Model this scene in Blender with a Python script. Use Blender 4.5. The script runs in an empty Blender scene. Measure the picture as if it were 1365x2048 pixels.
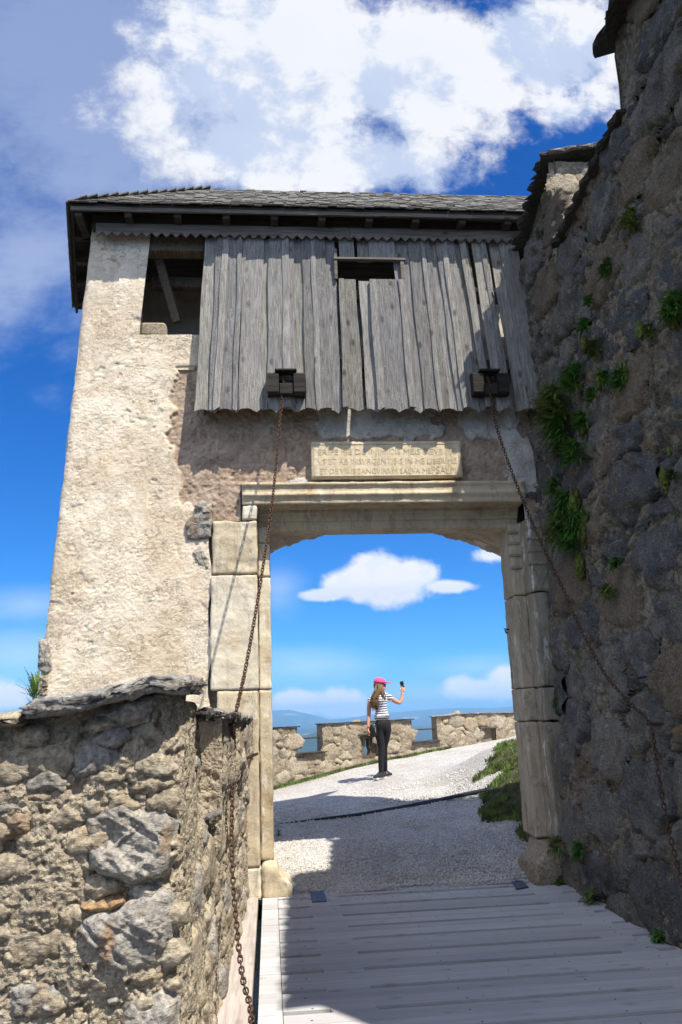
import bpy, bmesh, math, random
import numpy as np
from mathutils import Vector, Matrix, Euler

random.seed(7); rng = np.random.default_rng(7)
S = bpy.context.scene
COL = S.collection
PI = math.pi

# ------------------------------------------------------------------ camera
EYE = 1.6
_y, _p, _r = map(math.radians, (5.4, 14.1, 2.05))
fw = Vector((math.sin(_y)*math.cos(_p), math.cos(_y)*math.cos(_p), math.sin(_p)))
r0 = Vector((math.cos(_y), -math.sin(_y), 0)); u0 = r0.cross(fw)
rt = r0*math.cos(_r) - u0*math.sin(_r); upv = r0*math.sin(_r) + u0*math.cos(_r)
cd = bpy.data.cameras.new('camera'); cam = bpy.data.objects.new('camera', cd); COL.objects.link(cam)
cam.matrix_world = Matrix(((rt.x, upv.x, -fw.x, 0), (rt.y, upv.y, -fw.y, 0), (rt.z, upv.z, -fw.z, EYE), (0, 0, 0, 1)))
cd.sensor_fit = 'VERTICAL'; cd.sensor_height = 36; cd.lens = 1612/2048*36
cd.clip_start = 0.05; cd.clip_end = 80000
S.camera = cam

def ray(x, y):
    return fw + rt*((x-682.5)/1612) + upv*((1024-y)/1612)
def aY(x, y, Y):            # survey helper: where the line of sight meets the plane at depth Y
    r = ray(x, y); k = Y/r.y
    return Vector((r.x*k, Y, EYE+r.z*k))
def aX(x, y, X):
    r = ray(x, y); k = X/r.x
    return Vector((X, r.y*k, EYE+r.z*k))
def aZ(x, y, Z):
    r = ray(x, y); k = (Z-EYE)/r.z
    return Vector((r.x*k, r.y*k, Z))

# ------------------------------------------------------------------ light
SUN = Vector((0.77, -1.0, 2.07)).normalized()
sl = bpy.data.lights.new('sun', 'SUN'); so = bpy.data.objects.new('sun', sl); COL.objects.link(so)
sl.energy = 3.1; sl.angle = math.radians(0.53); sl.color = (1.0, 0.93, 0.82)
so.rotation_euler = SUN.to_track_quat('Z', 'Y').to_euler(); so.location = (6, -8, 18)
S.view_settings.view_transform = 'Standard'; S.view_settings.look = 'None'
S.view_settings.exposure = 1.38; S.view_settings.gamma = 1; S.view_settings.use_curve_mapping = False
S.cycles.max_bounces = 6; S.cycles.diffuse_bounces = 4; S.cycles.transparent_max_bounces = 8
S.cycles.volume_bounces = 1; S.cycles.caustics_reflective = False; S.cycles.caustics_refractive = False
S.cycles.use_denoising = True

# ------------------------------------------------------------------ node helpers
class NT:
    def __init__(s, tree): s.t = tree; s.n = tree.nodes; s.l = tree.links
    def add(s, typ, **kw):
        n = s.n.new(typ)
        for k, v in kw.items(): setattr(n, k, v)
        return n
    def put(s, inp, v):
        if v is None: return
        if isinstance(v, bpy.types.NodeSocket): s.l.new(v, inp)
        else:
            if isinstance(v, tuple) and len(v) == 3 and inp.type == 'RGBA': v = v+(1,)
            inp.default_value = v
    def m(s, op, a, b=None, c=None, clamp=False):
        n = s.add('ShaderNodeMath', operation=op, use_clamp=clamp)
        for i, v in enumerate((a, b, c)):
            if v is not None: s.put(n.inputs[i], v)
        return n.outputs[0]
    def vm(s, op, a, b=None, out=0):
        n = s.add('ShaderNodeVectorMath', operation=op)
        s.put(n.inputs[0], a)
        if b is not None: s.put(n.inputs[3 if op == 'SCALE' else 1], b)
        return n.outputs['Value'] if op in ('LENGTH', 'DISTANCE', 'DOT_PRODUCT') else n.outputs[0]
    def noise(s, v, scale, detail=4, rough=.55, dist=0, col=False):
        n = s.add('ShaderNodeTexNoise'); s.put(n.inputs['Vector'], v)
        n.inputs['Scale'].default_value = scale; n.inputs['Detail'].default_value = detail
        n.inputs['Roughness'].default_value = rough; n.inputs['Distortion'].default_value = dist
        return n.outputs['Color' if col else 'Fac']
    def voro(s, v, scale, feature='F1', rand=1.0, out='Distance'):
        n = s.add('ShaderNodeTexVoronoi', feature=feature); s.put(n.inputs['Vector'], v)
        n.inputs['Scale'].default_value = scale; n.inputs['Randomness'].default_value = rand
        return n.outputs[out]
    def step(s, v, a, b, lo=0.0, hi=1.0):
        n = s.add('ShaderNodeMapRange', interpolation_type='SMOOTHSTEP')
        s.put(n.inputs[0], v)
        for i, x in zip((1, 2, 3, 4), (a, b, lo, hi)): s.put(n.inputs[i], x)
        return n.outputs[0]
    def mix(s, f, a, b, mode='MIX'):
        n = s.add('ShaderNodeMix', data_type='RGBA', blend_type=mode)
        s.put(n.inputs[0], f); s.put(n.inputs[6], a); s.put(n.inputs[7], b)
        return n.outputs[2]
    def ramp(s, f, stops):
        n = s.add('ShaderNodeValToRGB'); r = n.color_ramp
        while len(r.elements) < len(stops): r.elements.new(.5)
        for e, (p, c) in zip(r.elements, stops): e.position = p; e.color = tuple(c)+(1,)
        s.put(n.inputs[0], f); return n.outputs[0]
    def bump(s, h, dist, strength=1.0, normal=None):
        n = s.add('ShaderNodeBump'); n.inputs['Strength'].default_value = strength
        n.inputs['Distance'].default_value = dist; s.put(n.inputs['Height'], h)
        if normal: s.put(n.inputs['Normal'], normal)
        return n.outputs[0]

def material(name):
    m = bpy.data.materials.new(name); m.use_nodes = True
    t = NT(m.node_tree); b = m.node_tree.nodes['Principled BSDF']
    b.inputs['Roughness'].default_value = .9; b.inputs['Specular IOR Level'].default_value = .25
    return m, t, b
def pos(t): return t.add('ShaderNodeNewGeometry').outputs['Position']
def rnd(t): return t.add('ShaderNodeObjectInfo').outputs['Random']
def attr(t, n): return t.add('ShaderNodeAttribute', attribute_name=n).outputs['Fac']

def m_plain(name, c, rough=.7, metal=0, var=.25, scale=30, bump=0.0):
    m, t, b = material(name); p = pos(t)
    n = t.noise(p, scale, 5)
    col = t.mix(t.step(n, .3, .7), tuple(x*(1-var) for x in c), tuple(min(1, x*(1+var)) for x in c))
    t.put(b.inputs['Base Color'], col); b.inputs['Roughness'].default_value = rough; b.inputs['Metallic'].default_value = metal
    if bump: t.put(b.inputs['Normal'], t.bump(n, bump))
    return m

def m_stone(name, palette, lichen=None, lich_amt=.5, bump=.012, grain=45, orange=None, streak=False):
    """palette: 3-5 albedos picked by the object's random value, broken up by noise"""
    m, t, b = material(name); p = pos(t); r = rnd(t)
    n1 = t.noise(p, 5, 6, .6); n2 = t.noise(p, grain, 5, .65); n3 = t.noise(p, 17, 4, .6, .5)
    f = t.m('ADD', t.m('MULTIPLY', r, .75), t.m('MULTIPLY', t.m('SUBTRACT', n1, .35), .8), clamp=True)
    k = len(palette)
    c = t.ramp(f, [(i/(k-1), q) for i, q in enumerate(palette)])
    c = t.mix(t.step(n2, .3, .72), t.mix(1.0, c, (.55, .55, .55), 'MULTIPLY'), t.mix(1.0, c, (1.35, 1.33, 1.3), 'MULTIPLY'))
    if orange:
        c = t.mix(t.m('MULTIPLY', t.step(t.noise(p, 6.3, 5, .6), .57, .68), .75), c, orange)
    c = t.mix(t.step(t.noise(p, 2.3, 8, .7), .5, .62, 0, .45), c, t.mix(1.0, c, (.48, .46, .42), 'MULTIPLY'))
    if lichen:
        c = t.mix(t.m('MULTIPLY', t.step(t.noise(p, 11, 7, .7), .56, .64), lich_amt), c, lichen)
    pit = t.step(t.voro(t.vm('ADD', p, t.vm('SCALE', t.noise(p, 20, 2, col=True), .05)), 38), .05, .3)
    c = t.mix(t.m('MULTIPLY', t.m('SUBTRACT', 1, pit), .35), c, t.mix(1.0, c, (.35, .33, .3), 'MULTIPLY'))
    t.put(b.inputs['Base Color'], c)
    sp = t.vm('MULTIPLY', p, (1, 1, 3.0))
    h = t.m('ADD', t.m('ADD', t.m('MULTIPLY', t.noise(sp, 14, 8, .68, 1.0), 1.0), t.m('MULTIPLY', n2, .45)), t.m('MULTIPLY', pit, .25))
    t.put(b.inputs['Normal'], t.bump(h, bump))
    return m

def m_dressed(name, c1, c2, vein):
    m, t, b = material(name); p = pos(t); r = rnd(t)
    q = t.vm('ADD', p, t.vm('SCALE', t.noise(p, 1.7, 5, .6, col=True), .5))
    n1 = t.noise(t.vm('MULTIPLY', q, (1, 1, .45)), 3, 6, .6); n2 = t.noise(p, 120, 3, .6)
    c = t.mix(t.m('ADD', t.step(n1, .3, .7, 0, .7), t.m('MULTIPLY', r, .3)), c1, c2)
    vd = t.m('ABSOLUTE', t.m('SUBTRACT', t.noise(t.vm('MULTIPLY', q, (1.6, 1, .5)), 1.6, 5, .6), .5))
    c = t.mix(t.step(vd, .0, .022, .55, 0), c, vein)
    c = t.mix(t.step(t.noise(p, 2.6, 7, .68), .55, .66, 0, .5), c, t.mix(1.0, c1, (.8, .62, .42), 'MULTIPLY'))
    c = t.mix(t.m('MULTIPLY', t.step(t.noise(t.vm('MULTIPLY', p, (1, 1, .3)), 9, 8, .75), .56, .62), t.step(t.noise(p, 1.2, 3), .42, .6, 0, .8)), c, (.70, .70, .68))
    c = t.mix(t.step(t.noise(t.vm('MULTIPLY', p, (7, 7, .8)), 1.5, 7, .7), .50, .66, 0, .5), c, t.mix(1.0, c, (.5, .45, .37), 'MULTIPLY'))
    pt = t.step(t.voro(p, 60), .08, .2, .5, 0)
    c = t.mix(t.m('MULTIPLY', pt, t.step(n1, .4, .6)), c, vein)
    t.put(b.inputs['Base Color'], c)
    t.put(b.inputs['Normal'], t.bump(t.m('ADD', t.m('MULTIPLY', n2, .3), t.m('MULTIPLY', t.noise(p, 22, 8, .7), 1.6)), .006))
    return m

def m_mortar(name, c1, c2, dark, bump=.02, s=1.0, moss=None, moss_amt=.6):
    m, t, b = material(name); p = pos(t)
    n1 = t.noise(p, 3*s, 7, .65); n2 = t.noise(p, 28*s, 6, .7); n3 = t.noise(p, 90*s, 3, .6)
    c = t.mix(t.step(n1, .35, .65), c1, c2)
    c = t.mix(t.step(n2, .38, .62, .7, 0), c, dark)
    c = t.mix(t.step(n3, .6, .7, 0, .6), c, tuple(min(.8, x*1.6) for x in c2))
    if moss:
        c = t.mix(t.step(t.noise(p, 2.2, 8, .72), .52, .6, 0, moss_amt), c, moss)
    t.put(b.inputs['Base Color'], c)
    v = t.voro(t.vm('ADD', p, t.vm('SCALE', t.noise(p, 9*s, 3, col=True), .12)), 42*s)
    h = t.m('ADD', t.m('ADD', n2, t.m('MULTIPLY', n3, .5)), t.m('MULTIPLY', v, -.6))
    t.put(b.inputs['Normal'], t.bump(h, bump))
    return m

def m_wood(name, cols, axis=2, grain=55, bump=.004, knots=True, lichen=None, dirt=0.0, rough=.85, con=1.0):
    m, t, b = material(name); p = pos(t); r = rnd(t)
    sc = [1.0, 1.0, 1.0]; sc[axis] = .035
    off = t.add('ShaderNodeCombineXYZ'); t.put(off.inputs[0], t.m('MULTIPLY', r, 7.3)); t.put(off.inputs[1], t.m('MULTIPLY', r, 3.1)); t.put(off.inputs[2], t.m('MULTIPLY', r, 5.7))
    q = t.vm('ADD', p, off.outputs[0])
    # knots push the grain aside
    kv = t.vm('MULTIPLY', q, tuple(.5 if i == axis else 1.0 for i in range(3)))
    kd = t.voro(kv, 6.5)
    kn = t.step(kd, .05, .22, 1, 0)
    q2 = t.vm('ADD', q, t.vm('SCALE', t.noise(t.vm('MULTIPLY', q, tuple(.3 if i == axis else 1 for i in range(3))), 6, 3, col=True), .03))
    g = t.vm('MULTIPLY', q2, tuple(sc))
    g1 = t.noise(g, grain, 6, .65, .3); g2 = t.noise(g, grain*3.1, 3, .6)
    base = t.ramp(r, [(i/(len(cols)-1), c) for i, c in enumerate(cols)])
    big = t.noise(t.vm('MULTIPLY', q, tuple(.25 if i == axis else 1.0 for i in range(3))), 7, 4)
    c = t.mix(t.step(g1, .3, .68), t.mix(1.0, base, tuple(1-con*(1-x_) for x_ in (.5, .49, .48)), 'MULTIPLY'), t.mix(1.0, base, tuple(1+con*(x_-1) for x_ in (1.28, 1.27, 1.26)), 'MULTIPLY'))
    c = t.mix(t.step(g2, .58, .7, 0, .5*con), c, t.mix(1.0, base, (.3, .28, .27), 'MULTIPLY'))
    c = t.mix(t.step(big,   .35, .7, 0, .4*con), c, t.mix(1.0, base, (.62, .6, .58), 'MULTIPLY'))
    if knots: c = t.mix(t.m('MULTIPLY', kn, .85 if con == 1 else .3), c, t.mix(1.0, base, (.28, .22, .17), 'MULTIPLY'))
    if lichen:
        c = t.mix(t.m('MULTIPLY', t.step(t.noise(p, 130, 2, .5), .6, .66), t.step(t.noise(p, 2.1, 4), .38, .62, .1, .9)), c, lichen)
    if dirt: c = t.mix(t.step(t.noise(p, 1.7, 6, .65), .45, .7, 0, dirt), c, (.10, .085, .065))
    t.put(b.inputs['Base Color'], c); b.inputs['Roughness'].default_value = rough
    h = t.m('ADD', t.m('MULTIPLY', g1, 1.0), t.m('MULTIPLY', g2, .6))
    t.put(b.inputs['Normal'], t.bump(h, bump))
    return m

# ------------------------------------------------------------------ world: physical sky with clouds placed by bearing
w = bpy.data.worlds.new('World'); S.world = w; w.use_nodes = True
t = NT(w.node_tree); bg = w.node_tree.nodes['Background']
sky = t.add('ShaderNodeTexSky', sky_type='NISHITA'); sky.sun_disc = False
sky.sun_elevation = math.asin(SUN.z); sky.sun_rotation = math.atan2(SUN.x, SUN.y)
sky.air_density = 1.0; sky.dust_density = .6; sky.ozone_density = 1.6; sky.altitude = 700
hs = t.add('ShaderNodeHueSaturation'); hs.inputs['Saturation'].default_value = 1.35; hs.inputs['Value'].default_value = .98; hs.inputs['Hue'].default_value = .495
t.put(hs.inputs['Color'], sky.outputs[0])
skyc = t.mix(1.0, hs.outputs[0], (.155, .42, .74), 'MULTIPLY')
d = t.add('ShaderNodeTexCoord').outputs['Generated']
sx = t.add('ShaderNodeSeparateXYZ'); t.put(sx.inputs[0], d)
ys = t.m('MAXIMUM', t.m('ABSOLUTE', sx.outputs[1]), .08)
cx = t.add('ShaderNodeCombineXYZ')
t.put(cx.inputs[0], t.m('DIVIDE', sx.outputs[0], ys)); t.put(cx.inputs[1], t.m('DIVIDE', sx.outputs[2], ys)); t.put(cx.inputs[2], t.m('SIGN', sx.outputs[1]))
uv = cx.outputs[0]
def blobs(lst):
    out = None
    for (x, y, a, b, k) in lst:
        r = ray(x, y); c = (r.x/r.y, r.z/r.y, 1.0)
        e = t.vm('MULTIPLY', t.vm('SUBTRACT', uv, c), (1612/a, 1612/b, 3.0))
        v = t.m('MULTIPLY', t.m('SUBTRACT', 1.0, t.vm('LENGTH', e)), k)
        out = v if out is None else t.m('SMOOTH_MAX', out, v, .25)
    return t.m('MAXIMUM', out, -1.2)
def clouds(bl, scale, amp, lo, hi, warp=.05, detail=9, rough=.58, stretch=(1, 1, 1)):
    base = blobs(bl)
    wv = t.vm('ADD', uv, t.vm('SCALE', t.noise(uv, scale*.6, 3, col=True), warp))
    wv = t.vm('MULTIPLY', wv, stretch)
    n = t.noise(wv, scale, detail, rough)
    n2 = t.noise(t.vm('ADD', wv, (.35/scale, .5/scale, 0)), scale, detail, rough)   # the same field a little nearer the sun
    dn = t.m('ADD', base, t.m('MULTIPLY', t.m('SUBTRACT', n, .5), amp))
    cover = t.step(dn, lo, hi)
    lit = t.step(t.m('SUBTRACT', n, n2), -.10, .08)
    return cover, lit, dn
WHITE = (4.35, 4.4, 4.55)
# high broken sheet above the gate
cA, lA, dA = clouds([(520, 60, 330, 230, 1.0), (800, 130, 420, 210, 1.1), (560, 290, 300, 130, .9), (1080, 90, 240, 200, .9), (740, 330, 240, 90, .7), (1120, 215, 100, 70, .6), (420, 170, 200, 200, .6), (700, -200, 700, 300, 1.0)], 6.5, 2.2, -.20, .30, .09, 12, .64)
# thin mauve veil on the left
cB, lB, dB = clouds([(120, 120, 420, 420, .9), (60, 500, 240, 200, .55), (250, 280, 300, 250, .6), (-300, 300, 500, 400, .8)], 5.0, 1.9, -.30, .62, .10, 11, .64, (1, 1.5, 1))
# cumulus in the arch and low clouds along the horizon
cC, lC, dC = clouds([(765, 1168, 108, 42, 1.0), (762, 1142, 62, 40, .9), (700, 1168, 54, 28, .7), (645, 1190, 50, 13, .8), (825, 1150, 54, 36, .8), (893, 1172, 58, 14, .8), (720, 1198, 24, 10, .4), (975, 1112, 36, 16, .45),
                     (590, 1408, 60, 26, .8), (690, 1408, 62, 30, .9), (735, 1425, 40, 16, .6), (975, 1380, 90, 26, .9), (1010, 1358, 50, 22, .7), (925, 1372, 34, 18, .6), (15, 1392, 50, 22, .9), (-60, 1390, 90, 40, 1)], 20, 1.35, -.22, .26, .02, 10, .62)
# faint streaks
cD, lD, dD = clouds([(620, 1330, 160, 40, .8), (960, 1335, 150, 26, .5), (800, 1390, 260, 26, .5), (60, 1210, 130, 40, .7), (40, 1310, 170, 60, .9), (560, 1180, 50, 50, .5)], 5.5, 1.0, -.3, 1.0, .05, 8, .6, (1, 3.5, 1))
# unseen scattered cloud behind and overhead, spread and brightened to lift the shade
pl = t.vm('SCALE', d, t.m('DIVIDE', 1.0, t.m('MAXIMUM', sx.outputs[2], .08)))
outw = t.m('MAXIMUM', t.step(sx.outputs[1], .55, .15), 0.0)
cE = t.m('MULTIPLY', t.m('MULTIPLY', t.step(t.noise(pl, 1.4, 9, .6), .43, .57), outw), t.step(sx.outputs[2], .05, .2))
c = skyc
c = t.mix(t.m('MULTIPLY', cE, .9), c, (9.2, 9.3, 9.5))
vign = t.mix(t.step(sx.outputs[2], .0, .75), (3.6, 4.1, 4.8), (1.75, 2.2, 3.4))
c = t.mix(t.m('MULTIPLY', cB, .70), c, vign)
c = t.mix(t.m('MULTIPLY', cD, .42), c, (4.1, 4.6, 5.1))
core = t.step(dA, -.1, 1.5)
colA = t.mix(t.m('MULTIPLY', core, .35), t.mix(lA, (2.6, 3.05, 4.0), WHITE), (3.7, 3.95, 4.5))
c = t.mix(t.m('MULTIPLY', cA, .97), c, colA)
e2 = t.add('ShaderNodeSeparateXYZ'); t.put(e2.inputs[0], uv)
r1 = ray(765, 1214); r2 = ray(765, 1150)
und = t.step(e2.outputs[1], r1.z/r1.y, r2.z/r2.y)
low = t.step(e2.outputs[1], .12, .06)
colC = t.mix(t.m('MAXIMUM', t.m('MULTIPLY', lC, .6), t.m('MAXIMUM', und, low)), (2.9, 3.3, 4.2), WHITE)
colC = t.mix(t.m('MULTIPLY', t.m('SUBTRACT', 1, lC), .6), colC, (3.7, 4.1, 4.8))
c = t.mix(t.m('MULTIPLY', cC, .97), c, colC)
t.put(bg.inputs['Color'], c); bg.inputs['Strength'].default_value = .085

# ------------------------------------------------------------------ numeric noise for real relief
def _h(ix, iy, iz, seed):
    h = (ix.astype(np.int64)*374761393 + iy.astype(np.int64)*668265263 + iz.astype(np.int64)*2147483647 + seed*1274126177) & 0x7fffffff
    h = ((h ^ (h >> 13))*1274126177) & 0x7fffffff
    h = ((h ^ (h >> 15))*2246822519) & 0x7fffffff
    return ((h ^ (h >> 16)) & 0xffff)/32767.5-1.0
def vn(p, seed=0):
    p = np.asarray(p, float); i = np.floor(p); f = p-i; i = i.astype(np.int64)
    f = f*f*f*(f*(f*6-15)+10)
    o = 0
    for dx in (0, 1):
        wx = f[..., 0] if dx else 1-f[..., 0]
        for dy in (0, 1):
            wy = f[..., 1] if dy else 1-f[..., 1]
            for dz in (0, 1):
                wz = f[..., 2] if dz else 1-f[..., 2]
                o = o+wx*wy*wz*_h(i[..., 0]+dx, i[..., 1]+dy, i[..., 2]+dz, seed)
    return o
def fbm(p, s, o=4, seed=0, g=.5):
    a = 1.0; r = 0; p = np.asarray(p, float)*s
    for k in range(o):
        r = r+a*vn(p+k*17.3, seed+k); a *= g; p = p*2.03
    return r
def ridge(p, s, o=4, seed=0, g=.5):
    a = 1.0; r = 0; p = np.asarray(p, float)*s
    for k in range(o):
        r = r+a*(1-2*np.abs(vn(p+k*9.1, seed+k))); a *= g; p = p*2.1
    return r
def vor(u, v, seed=0):
    iu = np.floor(u).astype(np.int64); iv = np.floor(v).astype(np.int64)
    F1 = np.full(u.shape, 9.); F2 = np.full(u.shape, 9.); idd = np.zeros(u.shape)
    for a in (-1, 0, 1):
        for b in (-1, 0, 1):
            cx_ = iu+a; cy_ = iv+b; z = np.zeros_like(cx_)
            px = cx_+.5+.48*_h(cx_, cy_, z, seed); py = cy_+.5+.48*_h(cx_, cy_, z+1, seed)
            dd = np.hypot(u-px, v-py)
            n = dd < F1
            F2 = np.where(n, F1, np.minimum(F2, dd)); idd = np.where(n, _h(cx_, cy_, z+2, seed), idd); F1 = np.where(n, dd, F1)
    return F1, F2, idd
def ss(x, a, b):
    t_ = np.clip((x-a)/(b-a), 0, 1); return t_*t_*(3-2*t_)

# ------------------------------------------------------------------ mesh helpers
def link(name, me, mat=None, parent=None, kind=None, loc=None):
    o = bpy.data.objects.new(name, me); COL.objects.link(o)
    if mat is not None and me is not None and not me.materials: me.materials.append(mat)
    if parent: o.parent = parent
    if kind: o['kind'] = kind
    if loc is not None: o.location = loc
    return o
def thing(name, label, cat, loc=(0, 0, 0), group=None):
    o = link(name, None); o.location = loc; o['label'] = label; o['category'] = cat
    if group: o['group'] = group
    bpy.context.view_layer.update()
    return o
def tag(o, label, cat, group=None):
    o['label'] = label; o['category'] = cat
    if group: o['group'] = group
    return o
def mesh(name, v, f, smooth=False, mat=None):
    me = bpy.data.meshes.new(name); me.from_pydata([tuple(x) for x in v], [], [tuple(x) for x in f]); me.update()
    if smooth: me.shade_smooth()
    if mat: me.materials.append(mat)
    return me
def grid_mesh(name, P, smooth=True, attrs=None, flip=False, keep=None):
    """P: (rows, cols, 3) array -> quad sheet"""
    R_, C_ = P.shape[:2]
    me = bpy.data.meshes.new(name)
    idx = np.arange(R_*C_).reshape(R_, C_)
    q = np.stack([idx[:-1, :-1], idx[:-1, 1:], idx[1:, 1:], idx[1:, :-1]], -1)
    if keep is not None: q = q[keep]
    q = q.reshape(-1, 4)
    if flip: q = q[:, ::-1]
    me.vertices.add(R_*C_); me.vertices.foreach_set('co', P.reshape(-1).astype(np.float32))
    n = len(q); me.loops.add(n*4); me.loops.foreach_set('vertex_index', q.reshape(-1).astype(np.int32))
    me.polygons.add(n); me.polygons.foreach_set('loop_start', np.arange(0, n*4, 4, dtype=np.int32))
    me.polygons.foreach_set('loop_total', np.full(n, 4, dtype=np.int32))
    if attrs:
        for k, a in attrs.items():
            A = me.attributes.new(k, 'FLOAT', 'POINT'); A.data.foreach_set('value', a.reshape(-1).astype(np.float32))
    me.update(calc_edges=True); me.validate()
    if smooth: me.shade_smooth()
    return me
class MB:
    def __init__(s): s.v = []; s.f = []
    def add(s, v, f):
        k = len(s.v); s.v += [tuple(x) for x in v]; s.f += [tuple(i+k for i in q) for q in f]; return s
    def box(s, a, b, bev=0.0, M=None):
        x0, y0, z0 = a; x1, y1, z1 = b
        bm = bmesh.new(); bmesh.ops.create_cube(bm, size=1)
        for v in bm.verts: v.co = Vector(((x0+x1)/2+v.co.x*(x1-x0), (y0+y1)/2+v.co.y*(y1-y0), (z0+z1)/2+v.co.z*(z1-z0)))
        if bev: bmesh.ops.bevel(bm, geom=bm.edges[:], offset=min(bev, .45*min(abs(x1-x0), abs(y1-y0), abs(z1-z0))), segments=1, affect='EDGES')
        if M is not None: bmesh.ops.transform(bm, matrix=M, verts=bm.verts)
        bm.verts.index_update()
        s.add([v.co for v in bm.verts], [[v.index for v in q.verts] for q in bm.faces]); bm.free(); return s
    def prism(s, poly, axis, a, b):
        """poly: 2-D outline, extruded along axis from a to b"""
        def P(u, v, k): return {0: (k, u, v), 1: (u, k, v), 2: (u, v, k)}[axis]
        n = len(poly)
        v = [P(x, y, a) for x, y in poly]+[P(x, y, b) for x, y in poly]
        f = [tuple(range(n))[::-1], tuple(range(n, 2*n))]+[(i, (i+1) % n, n+(i+1) % n, n+i) for i in range(n)]
        return s.add(v, f)
    def tube(s, pts, rad, n=8, cap=True):
        pts = [Vector(p) for p in pts]; rads = rad if isinstance(rad, (list, tuple)) else [rad]*len(pts)
        v = []; f = []; up_ = Vector((0, 0, 1))
        for i, p in enumerate(pts):
            d_ = (pts[min(i+1, len(pts)-1)]-pts[max(i-1, 0)]).normalized()
            a_ = d_.cross(up_ if abs(d_.z) < .95 else Vector((1, 0, 0))).normalized(); b_ = d_.cross(a_)
            v += [p+(a_*math.cos(2*PI*k/n)+b_*math.sin(2*PI*k/n))*rads[i] for k in range(n)]
        for i in range(len(pts)-1):
            f += [(i*n+k, i*n+(k+1) % n, (i+1)*n+(k+1) % n, (i+1)*n+k) for k in range(n)]
        if cap: f += [tuple(range(n))[::-1], tuple(range((len(pts)-1)*n, len(pts)*n))]
        return s.add(v, f)
    def build(s, name, mat, parent=None, smooth=False, kind=None, recalc=True):
        me = mesh(name, s.v, s.f, smooth)
        if recalc:
            bm = bmesh.new(); bm.from_mesh(me); bmesh.ops.recalc_face_normals(bm, faces=bm.faces); bm.to_mesh(me); bm.free()
        if smooth: me.shade_smooth()
        return link(name, me, mat, parent, kind)

def rough_block(name, a, b, mat, parent, res=.03, amp=.006, seed=0, bev=.015, shape=None):
    """a dressed stone: a box gridded finely, edges worn round, faces uneven"""
    a = np.array(a, float); b = np.array(b, float); size = b-a; V = []; F = []
    n = np.maximum(1, np.minimum(60, np.ceil(size/res))).astype(int)
    for ax in range(3):
        u_, v_ = [i for i in range(3) if i != ax]
        for side in (0, 1):
            uu, vv = np.meshgrid(np.linspace(0, 1, n[u_]+1), np.linspace(0, 1, n[v_]+1))
            P = np.zeros(uu.shape+(3,)); P[..., u_] = uu; P[..., v_] = vv; P[..., ax] = side
            k = len(V); V += list(P.reshape(-1, 3)); C_ = uu.shape[1]
            for i in range(uu.shape[0]-1):
                for j in range(C_-1):
                    F.append((k+i*C_+j, k+i*C_+j+1, k+(i+1)*C_+j+1, k+(i+1)*C_+j))
    V = np.array(V); W = a+V*size
    c_ = (a+b)/2; q = W-c_; h = size/2
    inner = np.clip(q, -(h-bev), h-bev); dlt = q-inner; L = np.linalg.norm(dlt, axis=1, keepdims=True)
    q = np.where(L > bev, inner+dlt/np.maximum(L, 1e-9)*bev, q)
    nrm = dlt/np.maximum(L, 1e-9)
    Wp = c_+q
    wear = fbm(Wp, 9, 4, seed)*amp + np.minimum(0, ridge(Wp, 4, 2, seed+5)-.3)*amp*.8
    Wp = Wp+nrm*wear[:, None]
    if shape: Wp = shape(Wp)
    me = mesh(name, Wp, F)
    bm = bmesh.new(); bm.from_mesh(me); bmesh.ops.remove_doubles(bm, verts=bm.verts, dist=1e-5); bmesh.ops.recalc_face_normals(bm, faces=bm.faces); bm.to_mesh(me); bm.free()
    me.shade_smooth()
    return link(name, me, mat, parent)

# ---- rubble: power diagram of unequal seeds, each cell an irregular stone
def clip_poly(poly, nx, ny, c_):
    out = []; n = len(poly)
    for i in range(n):
        p, q = poly[i], poly[(i+1) % n]
        dp = p[0]*nx+p[1]*ny-c_; dq = q[0]*nx+q[1]*ny-c_
        if dp <= 0: out.append(p)
        if (dp < 0 < dq) or (dq < 0 < dp):
            k = dp/(dp-dq); out.append((p[0]+(q[0]-p[0])*k, p[1]+(q[1]-p[1])*k))
    return out
def rubble_cells(u0_, u1_, v0_, v1_, rmin, rmax, n, asp, joint, rs, power=2.2, ok=None):
    pts = []; tries = 0
    radii = sorted([rmin+(rmax-rmin)*rs.random()**power for _ in range(n)], reverse=True)
    for r_ in radii:
        for _ in range(60):
            x = rs.uniform(u0_, u1_)/asp; y = rs.uniform(v0_, v1_)
            if all((x-a)**2+(y-b)**2 > (.86*(r_+c_))**2 for a, b, c_ in pts):
                pts.append((x, y, r_)); break
    cells = []
    for i, (x, y, r_) in enumerate(pts):
        if ok and not ok(x*asp, y): continue
        k = 2.6*r_
        poly = [(x+k*math.cos(a), y+k*math.sin(a)) for a in np.linspace(0, 2*PI, 13)[:-1]]
        poly = [(x+r_*1.25*math.cos(a)*rs.uniform(.85, 1.15), y+r_*1.25*math.sin(a)*rs.uniform(.85, 1.15)) for a in np.linspace(0, 2*PI, 9)[:-1]]
        for j, (x2, y2, r2_) in enumerate(pts):
            if i == j: continue
            dx, dy = x2-x, y2-y; L2 = dx*dx+dy*dy
            if L2 > (2.8*(r_+r2_))**2: continue
            L = math.sqrt(L2); tt = (L2+r_*r_-r2_*r2_)/(2*L)-joint
            nx, ny = dx/L, dy/L
            poly = clip_poly(poly, nx, ny, x*nx+y*ny+tt)
            if len(poly) < 3: break
        if len(poly) >= 3:
            cells.append([(p[0]*asp, p[1]) for p in poly])
    return cells
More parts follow.
